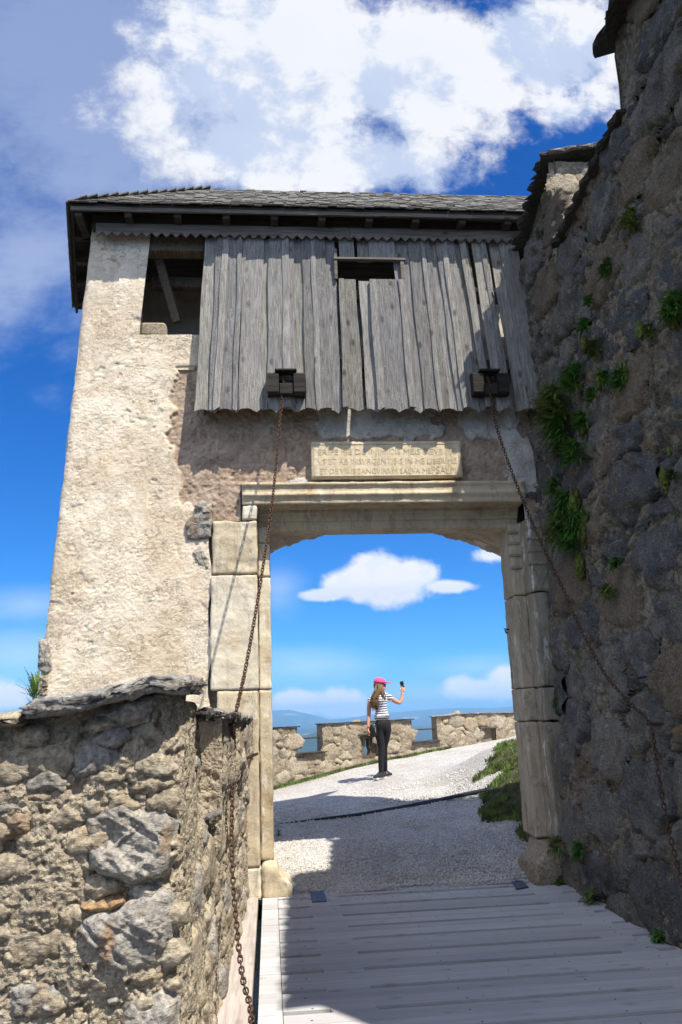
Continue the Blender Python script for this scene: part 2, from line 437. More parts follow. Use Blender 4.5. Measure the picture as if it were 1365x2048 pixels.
def stone_from(poly, smap, H, rs, seg=.03, rings=(1.0, .97, .88, .7, .45, .2), amp=.3, rough=.12, freq=9.0, strat=0.0):
    """poly in (u,v); smap(u,v,h)->xyz arrays. returns verts, faces"""
    P = np.array(poly); c_ = P.mean(0)
    L = np.linalg.norm(np.roll(P, -1, 0)-P, axis=1); per = L.sum(); n = int(max(9, min(70, per/seg)))
    s_ = np.concatenate([[0], np.cumsum(L)]); tt = np.linspace(0, per, n, endpoint=False)
    k = np.clip(np.searchsorted(s_, tt, 'right')-1, 0, len(P)-1); fr = (tt-s_[k])/np.maximum(L[k], 1e-9)
    B = P[k]+(np.roll(P, -1, 0)[k]-P[k])*fr[:, None]
    B = (B+np.roll(B, 1, 0)*.35+np.roll(B, -1, 0)*.35)/1.7           # soften corners
    size = math.sqrt(max(1e-6, abs(np.sum(P[:, 0]*np.roll(P[:, 1], -1)-np.roll(P[:, 0], -1)*P[:, 1]))/2))
    sd = rs.uniform(0, 999)
    jit = fbm(np.c_[B/size*2.2, np.full(n, sd)], 1.3, 3, 3)
    B = c_+(B-c_)*(1+rough*jit)[:, None]
    tilt = np.array([rs.uniform(-.25, .25), rs.uniform(-.3, .3)])
    V = []; hs_ = {1.0: -.35, .97: .25}
    for ri, f_ in enumerate(rings):
        Q = c_+(B-c_)*f_
        base = -.4 if ri == 0 else (.3 if ri == 1 else 1.0-.55*f_**4)
        q3 = np.c_[Q, np.full(n, sd)]
        h = base*np.ones(n)
        if ri > 1:
            fac = np.abs(fbm(q3/size, 2.3, 3, 11))
            h = h+amp*(fbm(q3, freq, 4, 21, .6))+amp*.9*(fac-.4)+((Q-c_)/size)@tilt
            if strat: h = h+strat*np.floor(3*vn(np.c_[Q[:, 0]*2, Q[:, 1]*14, np.full(n, sd)], 5))/3
        V.append(np.c_[Q, h*H])
    V = np.concatenate(V+[np.array([[c_[0], c_[1], H*(1+.3*amp*rs.uniform(-1, 1))]])])
    F = []
    R_ = len(rings)
    for r_ in range(R_-1):
        F += [(r_*n+i, r_*n+(i+1) % n, (r_+1)*n+(i+1) % n, (r_+1)*n+i) for i in range(n)]
    F += [((R_-1)*n+i, (R_-1)*n+(i+1) % n, R_*n) for i in range(n)]
    X = smap(V[:, 0], V[:, 1], V[:, 2])
    return X, F, size
def stone_grid(poly, smap, H, rs, res=.02, edge=.035, amp=.35, jag=.14, strat=0.0, sink=.36):
    """a stone as a fine sheet whose rim dives under the mortar; outline warped, face broken into facets"""
    P = np.array(poly); lo = P.min(0)-.02; hi = P.max(0)+.02; size = math.sqrt(max(1e-6, np.prod(hi-lo)))
    nu = max(6, int((hi[0]-lo[0])/res)); nv = max(6, int((hi[1]-lo[1])/res))
    U, V = np.meshgrid(np.linspace(lo[0], hi[0], nu), np.linspace(lo[1], hi[1], nv))
    sd = rs.uniform(0, 999); q = np.stack([U, V, np.full(U.shape, sd)], -1)
    wu = U+size*jag*fbm(q/size, 3.1, 3, 41); wv = V+size*jag*fbm(q/size, 3.1, 3, 57)
    D = np.full(U.shape, 1e9); ins = np.zeros(U.shape, bool); n = len(P)
    for i in range(n):
        a = P[i]; b = P[(i+1) % n]; e = b-a; L2 = max(1e-12, e@e)
        t_ = np.clip(((wu-a[0])*e[0]+(wv-a[1])*e[1])/L2, 0, 1)
        D = np.minimum(D, np.hypot(wu-a[0]-t_*e[0], wv-a[1]-t_*e[1]))
        c_ = ((a[1] > wv) != (b[1] > wv)) & (wu < (b[0]-a[0])*(wv-a[1])/(b[1]-a[1]+1e-12)+a[0]); ins ^= c_
    D = np.where(ins, D, -D)
    ed = min(edge, size*.16)
    F1, F2, idc = vor((wu-P[0, 0])/size*2.6+sd, (wv-P[0, 1])/size*2.6, int(sd))
    c0 = P.mean(0); tl = rs.uniform(-.30, .30)*(U-c0[0])/size+rs.uniform(-.35, .25)*(V-c0[1])/size
    top = 1+tl+amp*(.5*idc*ss(F2-F1, 0, .2)+.35*fbm(q/size, 4, 4, 61, .55))
    if strat: top = top+strat*(np.floor(4*vn(np.stack([U*3/size, (V+.4*U)*9/size, np.full(U.shape, sd)], -1), 5))/4+.6*ridge(np.stack([U*2/size, (V+.5*U)*7/size, np.full(U.shape, sd)], -1), 1.2, 3, 7))
    h = H*(top*(1-np.exp(-np.maximum(D, 0)/ed))) - np.where(D > 0, 0, .9*(-D)) - sink*H
    keepv = D > -.5*ed-.004
    keep = keepv[:-1, :-1] & keepv[1:, :-1] & keepv[:-1, 1:] & keepv[1:, 1:]
    X = smap(U, V, h)
    return X, keep, size
def stone_mesh(X, keep, flip):
    R_, C_ = X.shape[:2]; idx = np.arange(R_*C_).reshape(R_, C_)
    q = np.stack([idx[:-1, :-1], idx[:-1, 1:], idx[1:, 1:], idx[1:, :-1]], -1)[keep]
    if flip: q = q[:, ::-1]
    used = np.unique(q); re_ = np.zeros(R_*C_, int); re_[used] = np.arange(len(used))
    return X.reshape(-1, 3)[used], re_[q]
def rubble(parent, cells, smap, H, mats, rs, limit=300, flip=False, bevel=None, **kw):
    st = []
    for c_ in cells:
        X, keep, sz = stone_grid(c_, smap, H*rs.uniform(.5, 1.3), rs, **kw)
        if keep.sum() < 4: continue
        V, F = stone_mesh(X, keep, flip); st.append((sz, V, F))
    st.sort(key=lambda a: -a[0]); rest = {}
    for i, (sz, V, F) in enumerate(st):
        mt = rs.choice(mats)
        if i < limit:
            c_ = V.mean(0); me = mesh('stone', V-c_, F, True); link('stone', me, mt, parent, loc=c_)
        else: rest.setdefault(mt.name, (MB(), mt))[0].add(V, F.tolist())
    for n_, (b_, mt) in rest.items(): b_.build('small_stones', mt, parent, True, 'stuff', recalc=False)
def one_stone(poly, smap, H, rs, mt, parent, flip=False, **kw):
    X, keep, sz = stone_grid(poly, smap, H, rs, **kw)
    if keep.sum() < 4: return
    V, F = stone_mesh(X, keep, flip); c_ = V.mean(0)
    link('stone', mesh('stone', V-c_, F, True), mt, parent, loc=c_)

# ------------------------------------------------------------------ materials
M = {}
M['gravel'] = None
def gravel():
    m, t, b = material('gravel'); p = pos(t)
    cell = t.voro(p, 50, out='Color'); dist = t.voro(p, 50)
    sp = t.add('ShaderNodeSeparateColor'); t.put(sp.inputs[0], cell)
    c = t.ramp(sp.outputs[0], [(0, (.38, .36, .335)), (.35, (.56, .545, .52)), (.7, (.70, .69, .665)), (1, (.82, .81, .79))])
    c = t.mix(t.step(dist, .25, .62, 0, .5), c, (.22, .20, .175))
    c = t.mix(t.step(t.noise(p, 1.1, 7, .65), .42, .68, 0, .45), c, (.30, .27, .23))
    t.put(b.inputs['Base Color'], c)
    t.put(b.inputs['Normal'], t.bump(t.m('ADD', t.m('MULTIPLY', dist, -1), t.m('MULTIPLY', t.noise(p, 9, 4), .6)), .02))
    return m
M['gravel'] = gravel()
M['pebble'] = m_stone('pebble', [(.40, .39, .37), (.60, .59, .56), (.78, .77, .74)], bump=.002, grain=120)
M['soil'] = m_mortar('soil', (.09, .075, .055), (.14, .12, .09), (.05, .04, .03))
M['earth'] = m_mortar('earth', (.07, .09, .04), (.12, .12, .06), (.04, .05, .02), s=.05)
M['grass'] = m_plain('grass_blades', (.10, .145, .035), .7, var=.75, scale=7)
M['fern'] = m_plain('fern_green', (.055, .15, .02), .65, var=.55, scale=25)
M['moss'] = m_plain('moss', (.075, .095, .018), .95, var=.6, scale=40, bump=.01)
M['iron'] = m_plain('rusty_iron', (.075, .042, .028), .8, .25, var=.55, scale=90, bump=.001)
M['steel'] = m_plain('dull_steel', (.10, .11, .13), .5, .6, var=.25, scale=30)
M['marble'] = m_dressed('pale_marble', (.56, .50, .38), (.66, .61, .50), (.34, .32, .28))
M['marble_warm'] = m_dressed('tan_sandstone', (.44, .365, .25), (.57, .50, .37), (.28, .24, .18))
M['rock'] = m_stone('grey_rock', [(.22, .21, .195), (.29, .275, .25), (.37, .345, .305), (.26, .235, .205)], bump=.014, orange=(.28, .17, .085), lichen=(.44, .42, .37), lich_amt=.35)
M['rock_warm'] = m_stone('buff_rock', [(.27, .23, .17), (.35, .30, .22), (.40, .35, .27), (.30, .24, .16)], bump=.012, orange=(.34, .21, .10), lichen=(.48, .45, .38), lich_amt=.3)
M['rock_buff'] = m_stone('buff_rubble', [(.30, .25, .17), (.36, .31, .22), (.33, .27, .19), (.40, .34, .25), (.27, .25, .21)], bump=.014, orange=(.34, .23, .12), lichen=(.46, .43, .35), lich_amt=.3)
M['rock_orange'] = m_stone('rust_rock', [(.30, .19, .10), (.36, .25, .15), (.30, .23, .16)], bump=.012, lichen=(.42, .38, .30), lich_amt=.3)
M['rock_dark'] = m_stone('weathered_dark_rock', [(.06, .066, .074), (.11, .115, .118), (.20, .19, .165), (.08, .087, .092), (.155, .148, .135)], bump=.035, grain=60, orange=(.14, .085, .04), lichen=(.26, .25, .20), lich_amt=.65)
M['rock_pale'] = m_stone('pale_wall_rock', [(.22, .20, .17), (.30, .27, .23)], bump=.025, grain=60, orange=(.24, .15, .08), lichen=(.40, .38, .33), lich_amt=.4)
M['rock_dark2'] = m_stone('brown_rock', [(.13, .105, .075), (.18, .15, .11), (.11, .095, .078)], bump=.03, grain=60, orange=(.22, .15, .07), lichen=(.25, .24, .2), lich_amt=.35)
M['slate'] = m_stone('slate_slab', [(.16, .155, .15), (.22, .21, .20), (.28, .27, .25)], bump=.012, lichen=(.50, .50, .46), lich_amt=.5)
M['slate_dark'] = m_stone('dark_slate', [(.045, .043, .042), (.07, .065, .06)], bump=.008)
M['mortar_l'] = m_mortar('coarse_lime_mortar', (.40, .34, .25), (.47, .41, .31), (.22, .18, .13), .022, 1.0)
M['mortar_f'] = m_mortar('buff_mortar', (.30, .25, .18), (.37, .31, .22), (.17, .14, .10), .02)
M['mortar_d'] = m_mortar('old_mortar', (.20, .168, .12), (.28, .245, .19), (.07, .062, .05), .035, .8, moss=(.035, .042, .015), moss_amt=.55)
M['board'] = m_wood('weathered_board', [(.14, .14, .142), (.27, .268, .26), (.185, .185, .192), (.31, .303, .28), (.165, .162, .15)], 2, 70, .008, True, (.42, .41, .27))
M['board_x'] = m_wood('weathered_beam', [(.15, .135, .115), (.19, .17, .145)], 0, 50, .004)
M['timber'] = m_wood('old_timber', [(.13, .105, .08), (.17, .14, .105)], 1, 40, .004)
M['timber_dark'] = m_wood('dark_timber', [(.05, .04, .033), (.075, .062, .05)], 0, 40, .004)
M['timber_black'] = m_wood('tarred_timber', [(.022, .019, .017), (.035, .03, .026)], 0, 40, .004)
M['shingle'] = m_wood('larch_shingle', [(.045, .042, .036), (.09, .085, .075), (.16, .155, .14), (.05, .046, .04), (.11, .10, .09)], 1, 45, .003, False, (.33, .35, .26))
M['deck'] = m_wood('grey_deck_plank', [(.41, .41, .42), (.50, .50, .51), (.44, .435, .44), (.52, .52, .525), (.42, .42, .43)], 0, 40, .0014, True, None, .06, con=.22)
M['deck_y'] = m_wood('grey_edge_plank', [(.44, .39, .36), (.48, .43, .40)], 1, 40, .0018, True, None, .25, con=.5)

def plaster():
    m, t, b = material('stucco'); p = pos(t); z = attr(t, 'zone'); z2 = attr(t, 'grey')
    n1 = t.noise(p, 1.6, 7, .65); n2 = t.noise(p, 60, 4, .65); n3 = t.noise(p, 9, 6, .65)
    wv = t.vm('MULTIPLY', t.vm('ADD', p, t.vm('SCALE', t.noise(p, 7, 4, .6, col=True), .16)), (1, 1, 1.35))
    ck = t.voro(wv, 11, 'DISTANCE_TO_EDGE'); ck2 = t.voro(wv, 29, 'DISTANCE_TO_EDGE')
    nz1 = t.noise(t.vm('MULTIPLY', p, (1, 1, 1.9)), 7, 7, .66, .2)
    crack = t.m('MULTIPLY', t.step(t.m('ABSOLUTE', t.m('SUBTRACT', nz1, .5)), .0, .010, 1, 0), t.step(t.noise(p, 4.1, 4), .46, .6))
    crack2 = t.m('MULTIPLY', t.step(ck2, .0, .09, .7, 0), t.step(t.noise(p, 5.3, 4), .45, .6))
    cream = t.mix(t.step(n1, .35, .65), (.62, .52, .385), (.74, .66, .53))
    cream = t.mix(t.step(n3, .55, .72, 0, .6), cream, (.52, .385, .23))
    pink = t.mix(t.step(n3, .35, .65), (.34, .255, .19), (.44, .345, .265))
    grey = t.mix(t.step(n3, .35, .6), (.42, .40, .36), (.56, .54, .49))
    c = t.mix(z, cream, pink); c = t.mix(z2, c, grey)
    streak = t.step(t.noise(t.vm('MULTIPLY', p, (9, 1, .5)), 1.2, 6, .65), .52, .72, 0, .22)
    c = t.mix(streak, c, t.mix(1.0, c, (.66, .58, .48), 'MULTIPLY'))
    speck = t.step(n2, .54, .68, 0, .45)
    c = t.mix(speck, c, t.mix(1.0, c, (.60, .52, .43), 'MULTIPLY'))
    c = t.mix(t.m('MULTIPLY', t.m('MAXIMUM', crack, t.m('MULTIPLY', crack2, .45)), .7), c, (.26, .18, .11))
    t.put(b.inputs['Base Color'], c)
    h = t.m('ADD', t.m('MULTIPLY', n2, .55), t.m('MULTIPLY', t.noise(p, 130, 2), .35))
    h = t.m('SUBTRACT', h, t.m('ADD', t.m('MULTIPLY', crack, .5), t.m('MULTIPLY', crack2, .45)))
    t.put(b.inputs['Normal'], t.bump(h, .011))
    return m
M['plaster'] = plaster()

# ================================================================== TERRAIN AND GROUND
def path_z(X, Y):
    X = np.asarray(X, float); Y = np.asarray(Y, float)
    z = .70*(1-np.exp(-np.maximum(Y-8.1, 0)/3.3))+.012*(X-1)
    z = z+(.13*np.clip(X-1.8, -3, 0)+.085*np.clip(X-1.8, 0, 8))*ss(Y, 9.5, 14)
    z = z+.45*ss(X, 2.35, 3.6)*ss(Y, 8.6, 10.5)*(1-ss(Y, 12.2, 14.2))        # grass bank on the right
    yw = np.interp(X, [-3.5, -1.2, .07, 2.3, 5.3, 9.0, 13], [12.4, 14.2, 15.0, 16.3, 17.8, 19.3, 20.5])
    return z-4*ss(Y-yw, .12, .5)
xs = np.linspace(-4, 14, 300); ysv = np.concatenate([np.linspace(8.05, 14, 200), np.linspace(14.1, 30, 120)])
XX, YY = np.meshgrid(xs, ysv)
ZZ = path_z(XX, YY)+.012*fbm(np.stack([XX, YY, XX*0], -1), 2.2, 4, 4)
link('gravel_path', grid_mesh('gravel_path', np.stack([XX, YY, ZZ], -1)), M['gravel'], kind='structure')
# moat bottom under the bridge
link('ground', grid_mesh('ground', np.stack([*np.meshgrid(np.linspace(-30, 30, 40), np.linspace(-30, 8.1, 30)), np.full((30, 40), -1.6)], -1)), M['soil'], kind='structure')

# far country: one polar sheet, valley, wooded hills, ranges at the skyline
az = np.radians(np.concatenate([np.linspace(-70, -12, 80), np.linspace(-11.8, 32, 520), np.linspace(32.3, 90, 80)]))
rad = np.concatenate([[14, 24, 32, 45, 80, 160, 300, 500], np.geomspace(700, 19000, 170)])
A, Rr = np.meshgrid(az, rad)
gx, gy = Rr*np.sin(A), Rr*np.cos(A)
P3 = np.stack([gx, gy, gx*0], -1)
base = -230*ss(Rr, 60, 1400)-3
near = -1.5-ss(Rr, 30, 60)*12
hillf = (fbm(P3, 1/1500., 5, 31)*.5+.45)
h = np.where(Rr < 60, near, base)
h = h+hillf*95*ss(Rr, 1300, 3500)
def pxaz(x, y=1430): r = ray(x, y); return math.atan2(r.x, r.y)
def bump_az(a0, wd): return np.exp(-((A-a0)/wd)**2)
# wooded hill on the left behind the first embrasure, mid distance
h = h+95*bump_az(pxaz(655), .045)*np.exp(-((Rr-5200)/1300)**2)
h = h+60*bump_az(pxaz(760), .05)*np.exp(-((Rr-7600)/1200)**2)
# far ranges
sk = [(-900, .25), (0, .15), (250, .3), (480, .50), (580, .43), (620, .12), (660, -.30), (690, -.27), (740, -.08), (800, .02), (870, .15), (930, .16), (980, .06), (1035, .12), (1200, .3), (1500, .2)]
prof = np.tan(np.radians(np.interp(A, [pxaz(x_) for x_, e_ in sk], [e_ for x_, e_ in sk])))*16500
far = ss(Rr, 9500, 16500)
h = h*(1-far)+far*(prof+6*fbm(P3, 1/900., 4, 9))-ss(Rr, 17200, 19000)*120
h = h+(fbm(P3, 1/60., 3, 5)*5)*ss(Rr, 900, 1500)
link('hills', grid_mesh('hills', np.stack([gx, gy, h], -1), flip=True), None, kind='structure')
def forest():
    m, t, b = material('forested_country'); p = pos(t)
    flat = t.vm('MULTIPLY', p, (1, 1, .2))
    n = t.noise(flat, .0011, 8, .6); n2 = t.noise(flat, .02, 6, .7)
    c = t.mix(t.step(n2, .35, .65), (.012, .026, .012), (.03, .05, .022))
    c = t.mix(t.step(n, .60, .64), c, t.mix(t.step(t.voro(flat, .0035, out='Color'), .3, .7), (.13, .19, .055), (.30, .28, .13)))
    t.put(b.inputs['Base Color'], c); t.put(b.inputs['Normal'], t.bump(n2, 14))
    return m
bpy.data.objects['hills'].data.materials.append(forest())

# ================================================================== DRAWBRIDGE DECK
bridge = thing('drawbridge', 'broad grey timber drawbridge deck of crosswise planks leading to the gate', 'drawbridge', (1.3, 5.0, 0))
bridge.location = (0, 0, 0)
DX0, DX1 = -.085, 2.74
gaps = [(-.0, .32), (.58, 2.33), (2.56, 2.70)]
ys_ = 8.12; i = 0; rs = random.Random(5)
while ys_ > 1.0:
    wd = .182+rs.uniform(-.004, .004); y1 = ys_; y0 = ys_-wd
    if i == 0: wide_near, wide_far = False, False
    far_gap = (i % 2 == 1); near_gap = (i % 2 == 0)
    def edge(y, inset, s):
        pts = [(DX0, y)]
        if inset:
            for g0, g1 in gaps:
                j0, j1 = g0+rs.uniform(-.012, .012), g1+rs.uniform(-.015, .015)
                dd = .030
                pts += [(j0, y), (j0+.003, y+s*dd), (j1-.003, y+s*dd), (j1, y)]
        pts.append((DX1+rs.uniform(-.012, .03), y)); return pts
    e0 = edge(y0+.0007, near_gap, +1); e1 = edge(y1-.0007, far_gap, -1)
    z1 = rs.uniform(-.003, .002)
    poly = e0+e1[::-1]
    # seam near the left edge: short end blocks
    seam = .052
    left = [(DX0, e0[0][1]), (seam-.002, e0[0][1]), (seam-.002, e1[0][1]), (DX0, e1[0][1])]
    MB().prism(left, 2, -.055, z1-.001).build('plank', M['deck'], bridge)
    poly = [(max(x, seam+.002), y) for x, y in poly]
    cl = [poly[0]]
    for q in poly[1:]:
        if (q[0]-cl[-1][0])**2+(q[1]-cl[-1][1])**2 > 1e-8: cl.append(q)
    MB().prism(cl, 2, -.055, z1).build('plank', M['deck'], bridge)
    for xk in (.2, 1.1, 1.9, 2.5):
        if y0 > 4.2:
            kx = xk+rs.uniform(-.03, .03)
            MB().tube([(kx, y0+.05, z1+.0005), (kx, y0+.05, z1+.0022)], .006, 8).build('nail_head', M['steel'], bridge)
    ys_ = y0; i += 1
for xk in (.0, .45, 1.3, 2.45): MB().box((xk-.07, 1.0, -.28), (xk+.07, 8.1, -.058), .01).build('joist', M['timber_dark'], bridge)
MB().box((-.34, 3.0, -.06), (-.125, 7.98, .025), .006).build('edge_beam', M['deck_y'], bridge)
a_ = aZ(625, 1806, 0); b_ = aZ(646, 1785, 0)
MB().box((a_.x, a_.y, .001), (b_.x+.01, b_.y+.03, .011), .002).build('hinge_plate', M['steel'], bridge)
a_ = aZ(1043, 1778, 0); b_ = aZ(1024, 1749, 0)
q = [aZ(1033, 1780, 0), aZ(1058, 1776, 0), aZ(1030, 1748, 0), aZ(1012, 1749, 0)]
MB().prism([(p_.x, p_.y) for p_ in q], 2, .001, .012).build('hinge_plate', M['steel'], bridge)
MB().box((.60, 8.125, -.05), (2.45, 8.28, .004), .004).build('threshold_plank', M['deck'], bridge)

# ================================================================== GATE TOWER
T = thing('gate_tower', 'tall stuccoed gate tower with weathered plank hoarding and shingle roof above the archway', 'gate tower', (0, 0, 0))
YF = 8.0
LW = [(0, 9, -2.24), (75, 1340, -2.191), (180, 485, -1.885)]
def xleft(z): return -2.30+(z-0)*(.405/6.7)
def zoneof(x, z):
    """0 cream stucco, 1 exposed pink undercoat; second field: thin grey-white lime patches"""
    P = np.stack([x, z*1.0, x*0], -1)
    wob = .10*fbm(P, 3.5, 4, 51)
    # pink area right of the diagonal plaster edge, below the hoarding
    d1 = (x+.95+wob) - np.where(z > 3.9, .0, (3.9-z)*.75)
    pk = ss(d1, 0, .03)*ss(z+wob, 3.35, 3.42)
    pk = pk*(1-ss(z, 5.2, 5.25))
    g = ss(fbm(P, 2.6, 5, 77)+.28*np.exp(-((x-.45)/.35)**2)+.22*np.exp(-((x-2.2)/.35)**2)-.35*np.exp(-((x+.55)/.4)**2), .10, .17)*pk
    g = g*ss(x, -.1, .2)
    return pk, g
def face_disp(x, z):
    P = np.stack([x, z, x*0], -1)
    pk, g = zoneof(x, z)
    F1, F2, _ = vor((x+.05*fbm(P, 6, 3, 8))*12, (z+.05*fbm(P, 6, 3, 9))*19, 3)
    e = F2-F1; crk = ss(e, .10, .0)*ss(fbm(P, 1.7, 3, 15), -.15, .25)
    F1b, F2b, idb = vor((x+.03*fbm(P, 14, 2, 28))*34, (z+.02*fbm(P, 14, 2, 29))*46, 5)
    d_ = .014*fbm(P, 1.1, 3, 1)+.003*fbm(P, 7, 4, 2)+.0018*fbm(P, 40, 2, 3)
    Pa = P*np.array([1, 1.9, 1]); cn = np.abs(fbm(Pa, 9, 4, 66, .55))
    crk = .25*crk+ss(cn, .09, .0)*ss(fbm(P, 2.9, 3, 18), -.1, .25)
    d_ = d_-.006*crk-.002*ss(F2b-F1b, .25, 0)*(.35+.65*ss(fbm(P, 2.3, 3, 16), -.2, .3))+.0016*vn(P*95)+.0012*ridge(Pa, 30, 2, 12)
    chips = ss(fbm(P, 5.2, 4, 44), .75, .95)
    d_ = d_-.009*chips
    d_ = d_-pk*.036+g*.018+pk*(1-g)*.007*fbm(P, 32, 3, 6)
    return d_, pk, g
def face_patch(name, z0, z1, xl, xr, step=.0105, extra=None, mat=None):
    nz = max(2, int((z1-z0)/step)); zz = np.linspace(z0, z1, nz)
    xl_ = np.array([xl(z) for z in zz]); xr_ = np.array([xr(z) for z in zz])
    nx = max(2, int((xr_-xl_).max()/step)); u = np.linspace(0, 1, nx)
    X = xl_[:, None]+(xr_-xl_)[:, None]*u[None]; Z = np.repeat(zz[:, None], nx, 1)
    d_, pk, g = face_disp(X, Z)
    Y = YF-d_
    # roll the outer corner back a little
    cl = np.exp(-(X-np.array([xleft(z) for z in zz])[:, None])/.03)
    Y = Y+.05*cl
    if extra: X, Y, Z = extra(X, Y, Z)
    me = grid_mesh(name, np.stack([X, Y, Z], -1), attrs={'zone': pk, 'grey': g})
    return link(name, me, mat or M['plaster'], T)
WB = 5.60                                     # window sill height
winL = lambda z: -1.335+(z-5.6)*.082
edge_l = lambda z: xleft(z)+.018*float(fbm(np.array([[z, 0, 0.]]), 6, 3, 88)[0])
face_patch('stucco', 0.0, 3.545, edge_l, lambda z: -.57+.02*math.sin(z*9))
face_patch('stucco', 3.545, 3.93, edge_l, lambda z: -.27)
face_patch('stucco', 3.93, WB, edge_l, lambda z: 3.12)
face_patch('stucco', WB, 6.95, edge_l, winL)
face_patch('stucco', 3.4, 3.93, lambda z: 2.69, lambda z: 3.15)
# fill between pier and jamb, behind the jamb stones
MB().box((-.62, 8.09, 0), (-.12, 8.2, 3.95)).build('wall_core', M['mortar_f'], T)
MB().box((2.75, 8.09, 0), (3.3, 8.2, 3.95)).build('wall_core', M['mortar_d'], T)
# body of the tower: left flank, back, floor of the chamber
YB = 9.6
flank = MB(); 
v = [(-2.28, 8.04, 0), (-2.55, YB, 0), (-2.18, YB, 6.95), (-1.875, 8.04, 6.95), (-2.0, 8.04, 0), (-2.2, YB, 0), (-1.8, YB, 6.95), (-1.6, 8.04, 6.95)]
flank.add(v, [(0, 1, 2, 3), (4, 7, 6, 5), (0, 3, 7, 4), (1, 5, 6, 2), (3, 2, 6, 7), (0, 4, 5, 1)]).build('side_wall', M['plaster'], T)
MB().box((-2.0, YB-.35, 0), (-.02, YB, 3.7)).build('back_pier', M['plaster'], T)
bk = MB()
for a, b in (((-2.2, YB-.3, 4.45), (.15, YB, 6.95)), ((.62, YB-.3, 4.45), (3.2, YB, 6.95)), ((.15, YB-.3, 4.45), (.62, YB, 5.35)), ((.15, YB-.3, 6.0), (.62, YB, 6.95))): bk.box(a, b)
bk.build('back_wall', M['plaster'], T)
MB().box((-1.95, 8.12, 4.30), (3.05, YB-.01, 4.42)).build('chamber_floor', M['timber_dark'], T)
MB().box((-1.30, 8.02, 5.2), (-.75, 8.30, WB-.003)).build('window_sill', M['plaster'], T)
MB().box((-1.62, 8.06, WB), (-1.36, 8.35, 6.9)).build('window_reveal', M['plaster'], T)
# gate passage: piers and segmental vault, rough plastered
def vault_z(x):
    k = (x-1.42)/1.44
    return 3.80-.31*abs(k)**2.3-(.07*k if k > 0 else 0)
nx, ny = 150, 60
X = np.linspace(-.02, 2.94, nx); Yv = np.linspace(8.46, YB, ny)
XX, YY = np.meshgrid(X, Yv); ZZ = np.vectorize(vault_z)(XX)
Pp = np.stack([XX, YY, ZZ], -1); dz = .025*fbm(Pp, 7, 4, 3)+.012*fbm(Pp, 30, 3, 5)
ZZ = ZZ+dz
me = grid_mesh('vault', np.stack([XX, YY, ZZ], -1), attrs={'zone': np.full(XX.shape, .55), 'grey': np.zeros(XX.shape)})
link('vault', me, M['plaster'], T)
vb = MB(); n = 40
pl_ = [(x, vault_z(x)+.005) for x in np.linspace(-.02, 2.94, n)]
vb.prism([(-2.1, 4.44)]+[(-2.1, 3.5), (-.02, 3.5)]+pl_+[(2.94, 3.4), (3.2, 3.4), (3.2, 4.44)], 1, YB-.25, YB-.02)
vb.build('arch_back', M['plaster'], T)
MB().box((-.5, 8.45, 0), (-.0, YB-.36, 3.7)).build('passage_wall', M['plaster'], T)
MB().box((2.945, 8.62, 0), (3.4, YB, 3.9)).build('passage_wall', M['plaster'], T)

# --- dressed gate surround
Mb, Mw = M['marble'], M['marble_warm']
def blk(nm, x0, x1, z0, z1, y0, y1, mt, sd, **kw): return rough_block(nm, (x0, y0, z0), (x1, y1, z1), mt, T, seed=sd, **kw)
g_ = .004
def lint(W_):
    z = W_[:, 2]; f = W_[:, 1] < 8.0
    W_[:, 1] += f*(.022*ss(z, 3.90, 3.87)*ss(z, 3.80, 3.83)+.030*ss(z, 3.79, 3.74)+.012*np.exp(-((z-3.765)/.006)**2)); return W_
blk('jamb_stone', -.553, -.104, 2.985+g_, 3.535, 7.965, 8.24, Mw, 1, res=.02, amp=.007, bev=.02)
blk('jamb_stone', -.563, -.104, 1.86+g_, 2.985-g_, 7.96, 8.24, Mb, 2, res=.02, bev=.014)
blk('jamb_stone', -.50, -.106, .27+g_, 1.86-g_, 7.965, 8.24, Mw, 3, res=.02, bev=.014)
blk('jamb_stone', -.46, -.102, .0, .27-g_, 7.96, 8.24, Mb, 4, res=.02, bev=.014)
blk('lintel', -.255, 2.70, 3.695, 3.925, 7.93, 8.25, Mw, 5, res=.016, amp=.006, bev=.02, shape=lint)
blk('jamb_stone', -.25, -.104, 3.542, 3.69, 7.965, 8.24, Mb, 6, res=.02, bev=.01)
MB().box((2.605, 8.25, .3), (2.74, 8.60, 3.5)).build('wall_core', M['rock_dark2'], T)
# rebate strip left
for z0, z1, sd, mt in ((3.36, 3.53, 7, Mb), (3.0, 3.355, 8, Mb), (1.87, 2.995, 9, Mb), (.29, 1.865, 10, Mw)):
    blk('rebate_stone', -.10, .022, z0, z1-g_, 8.22, 8.46, mt, sd, res=.02, bev=.008)
# guard stones at the foot
def round_foot(sign, x_at, z_at):
    def f(W_):
        k = ss(W_[:, 0]*sign, x_at*sign-.16, x_at*sign); kz = ss(W_[:, 2], z_at-.22, z_at)
        W_[:, 0] -= sign*.10*kz*k; W_[:, 2] -= .07*k*kz; return W_
    return f
blk('guard_stone', -.10, .19, -.03, .285, 8.02, 8.46, Mw, 12, res=.015, amp=.008, bev=.05, shape=round_foot(1, .19, .285))
blk('guard_stone', 2.44, 2.84, -.03, .36, 7.90, 8.46, M['rock_warm'], 13, res=.02, amp=.01, bev=.06, shape=round_foot(-1, 2.44, .36))
blk('kerb_block', .22, .36, -.06, .03, 8.14, 8.30, M['deck_y'], 14, res=.02, bev=.01)
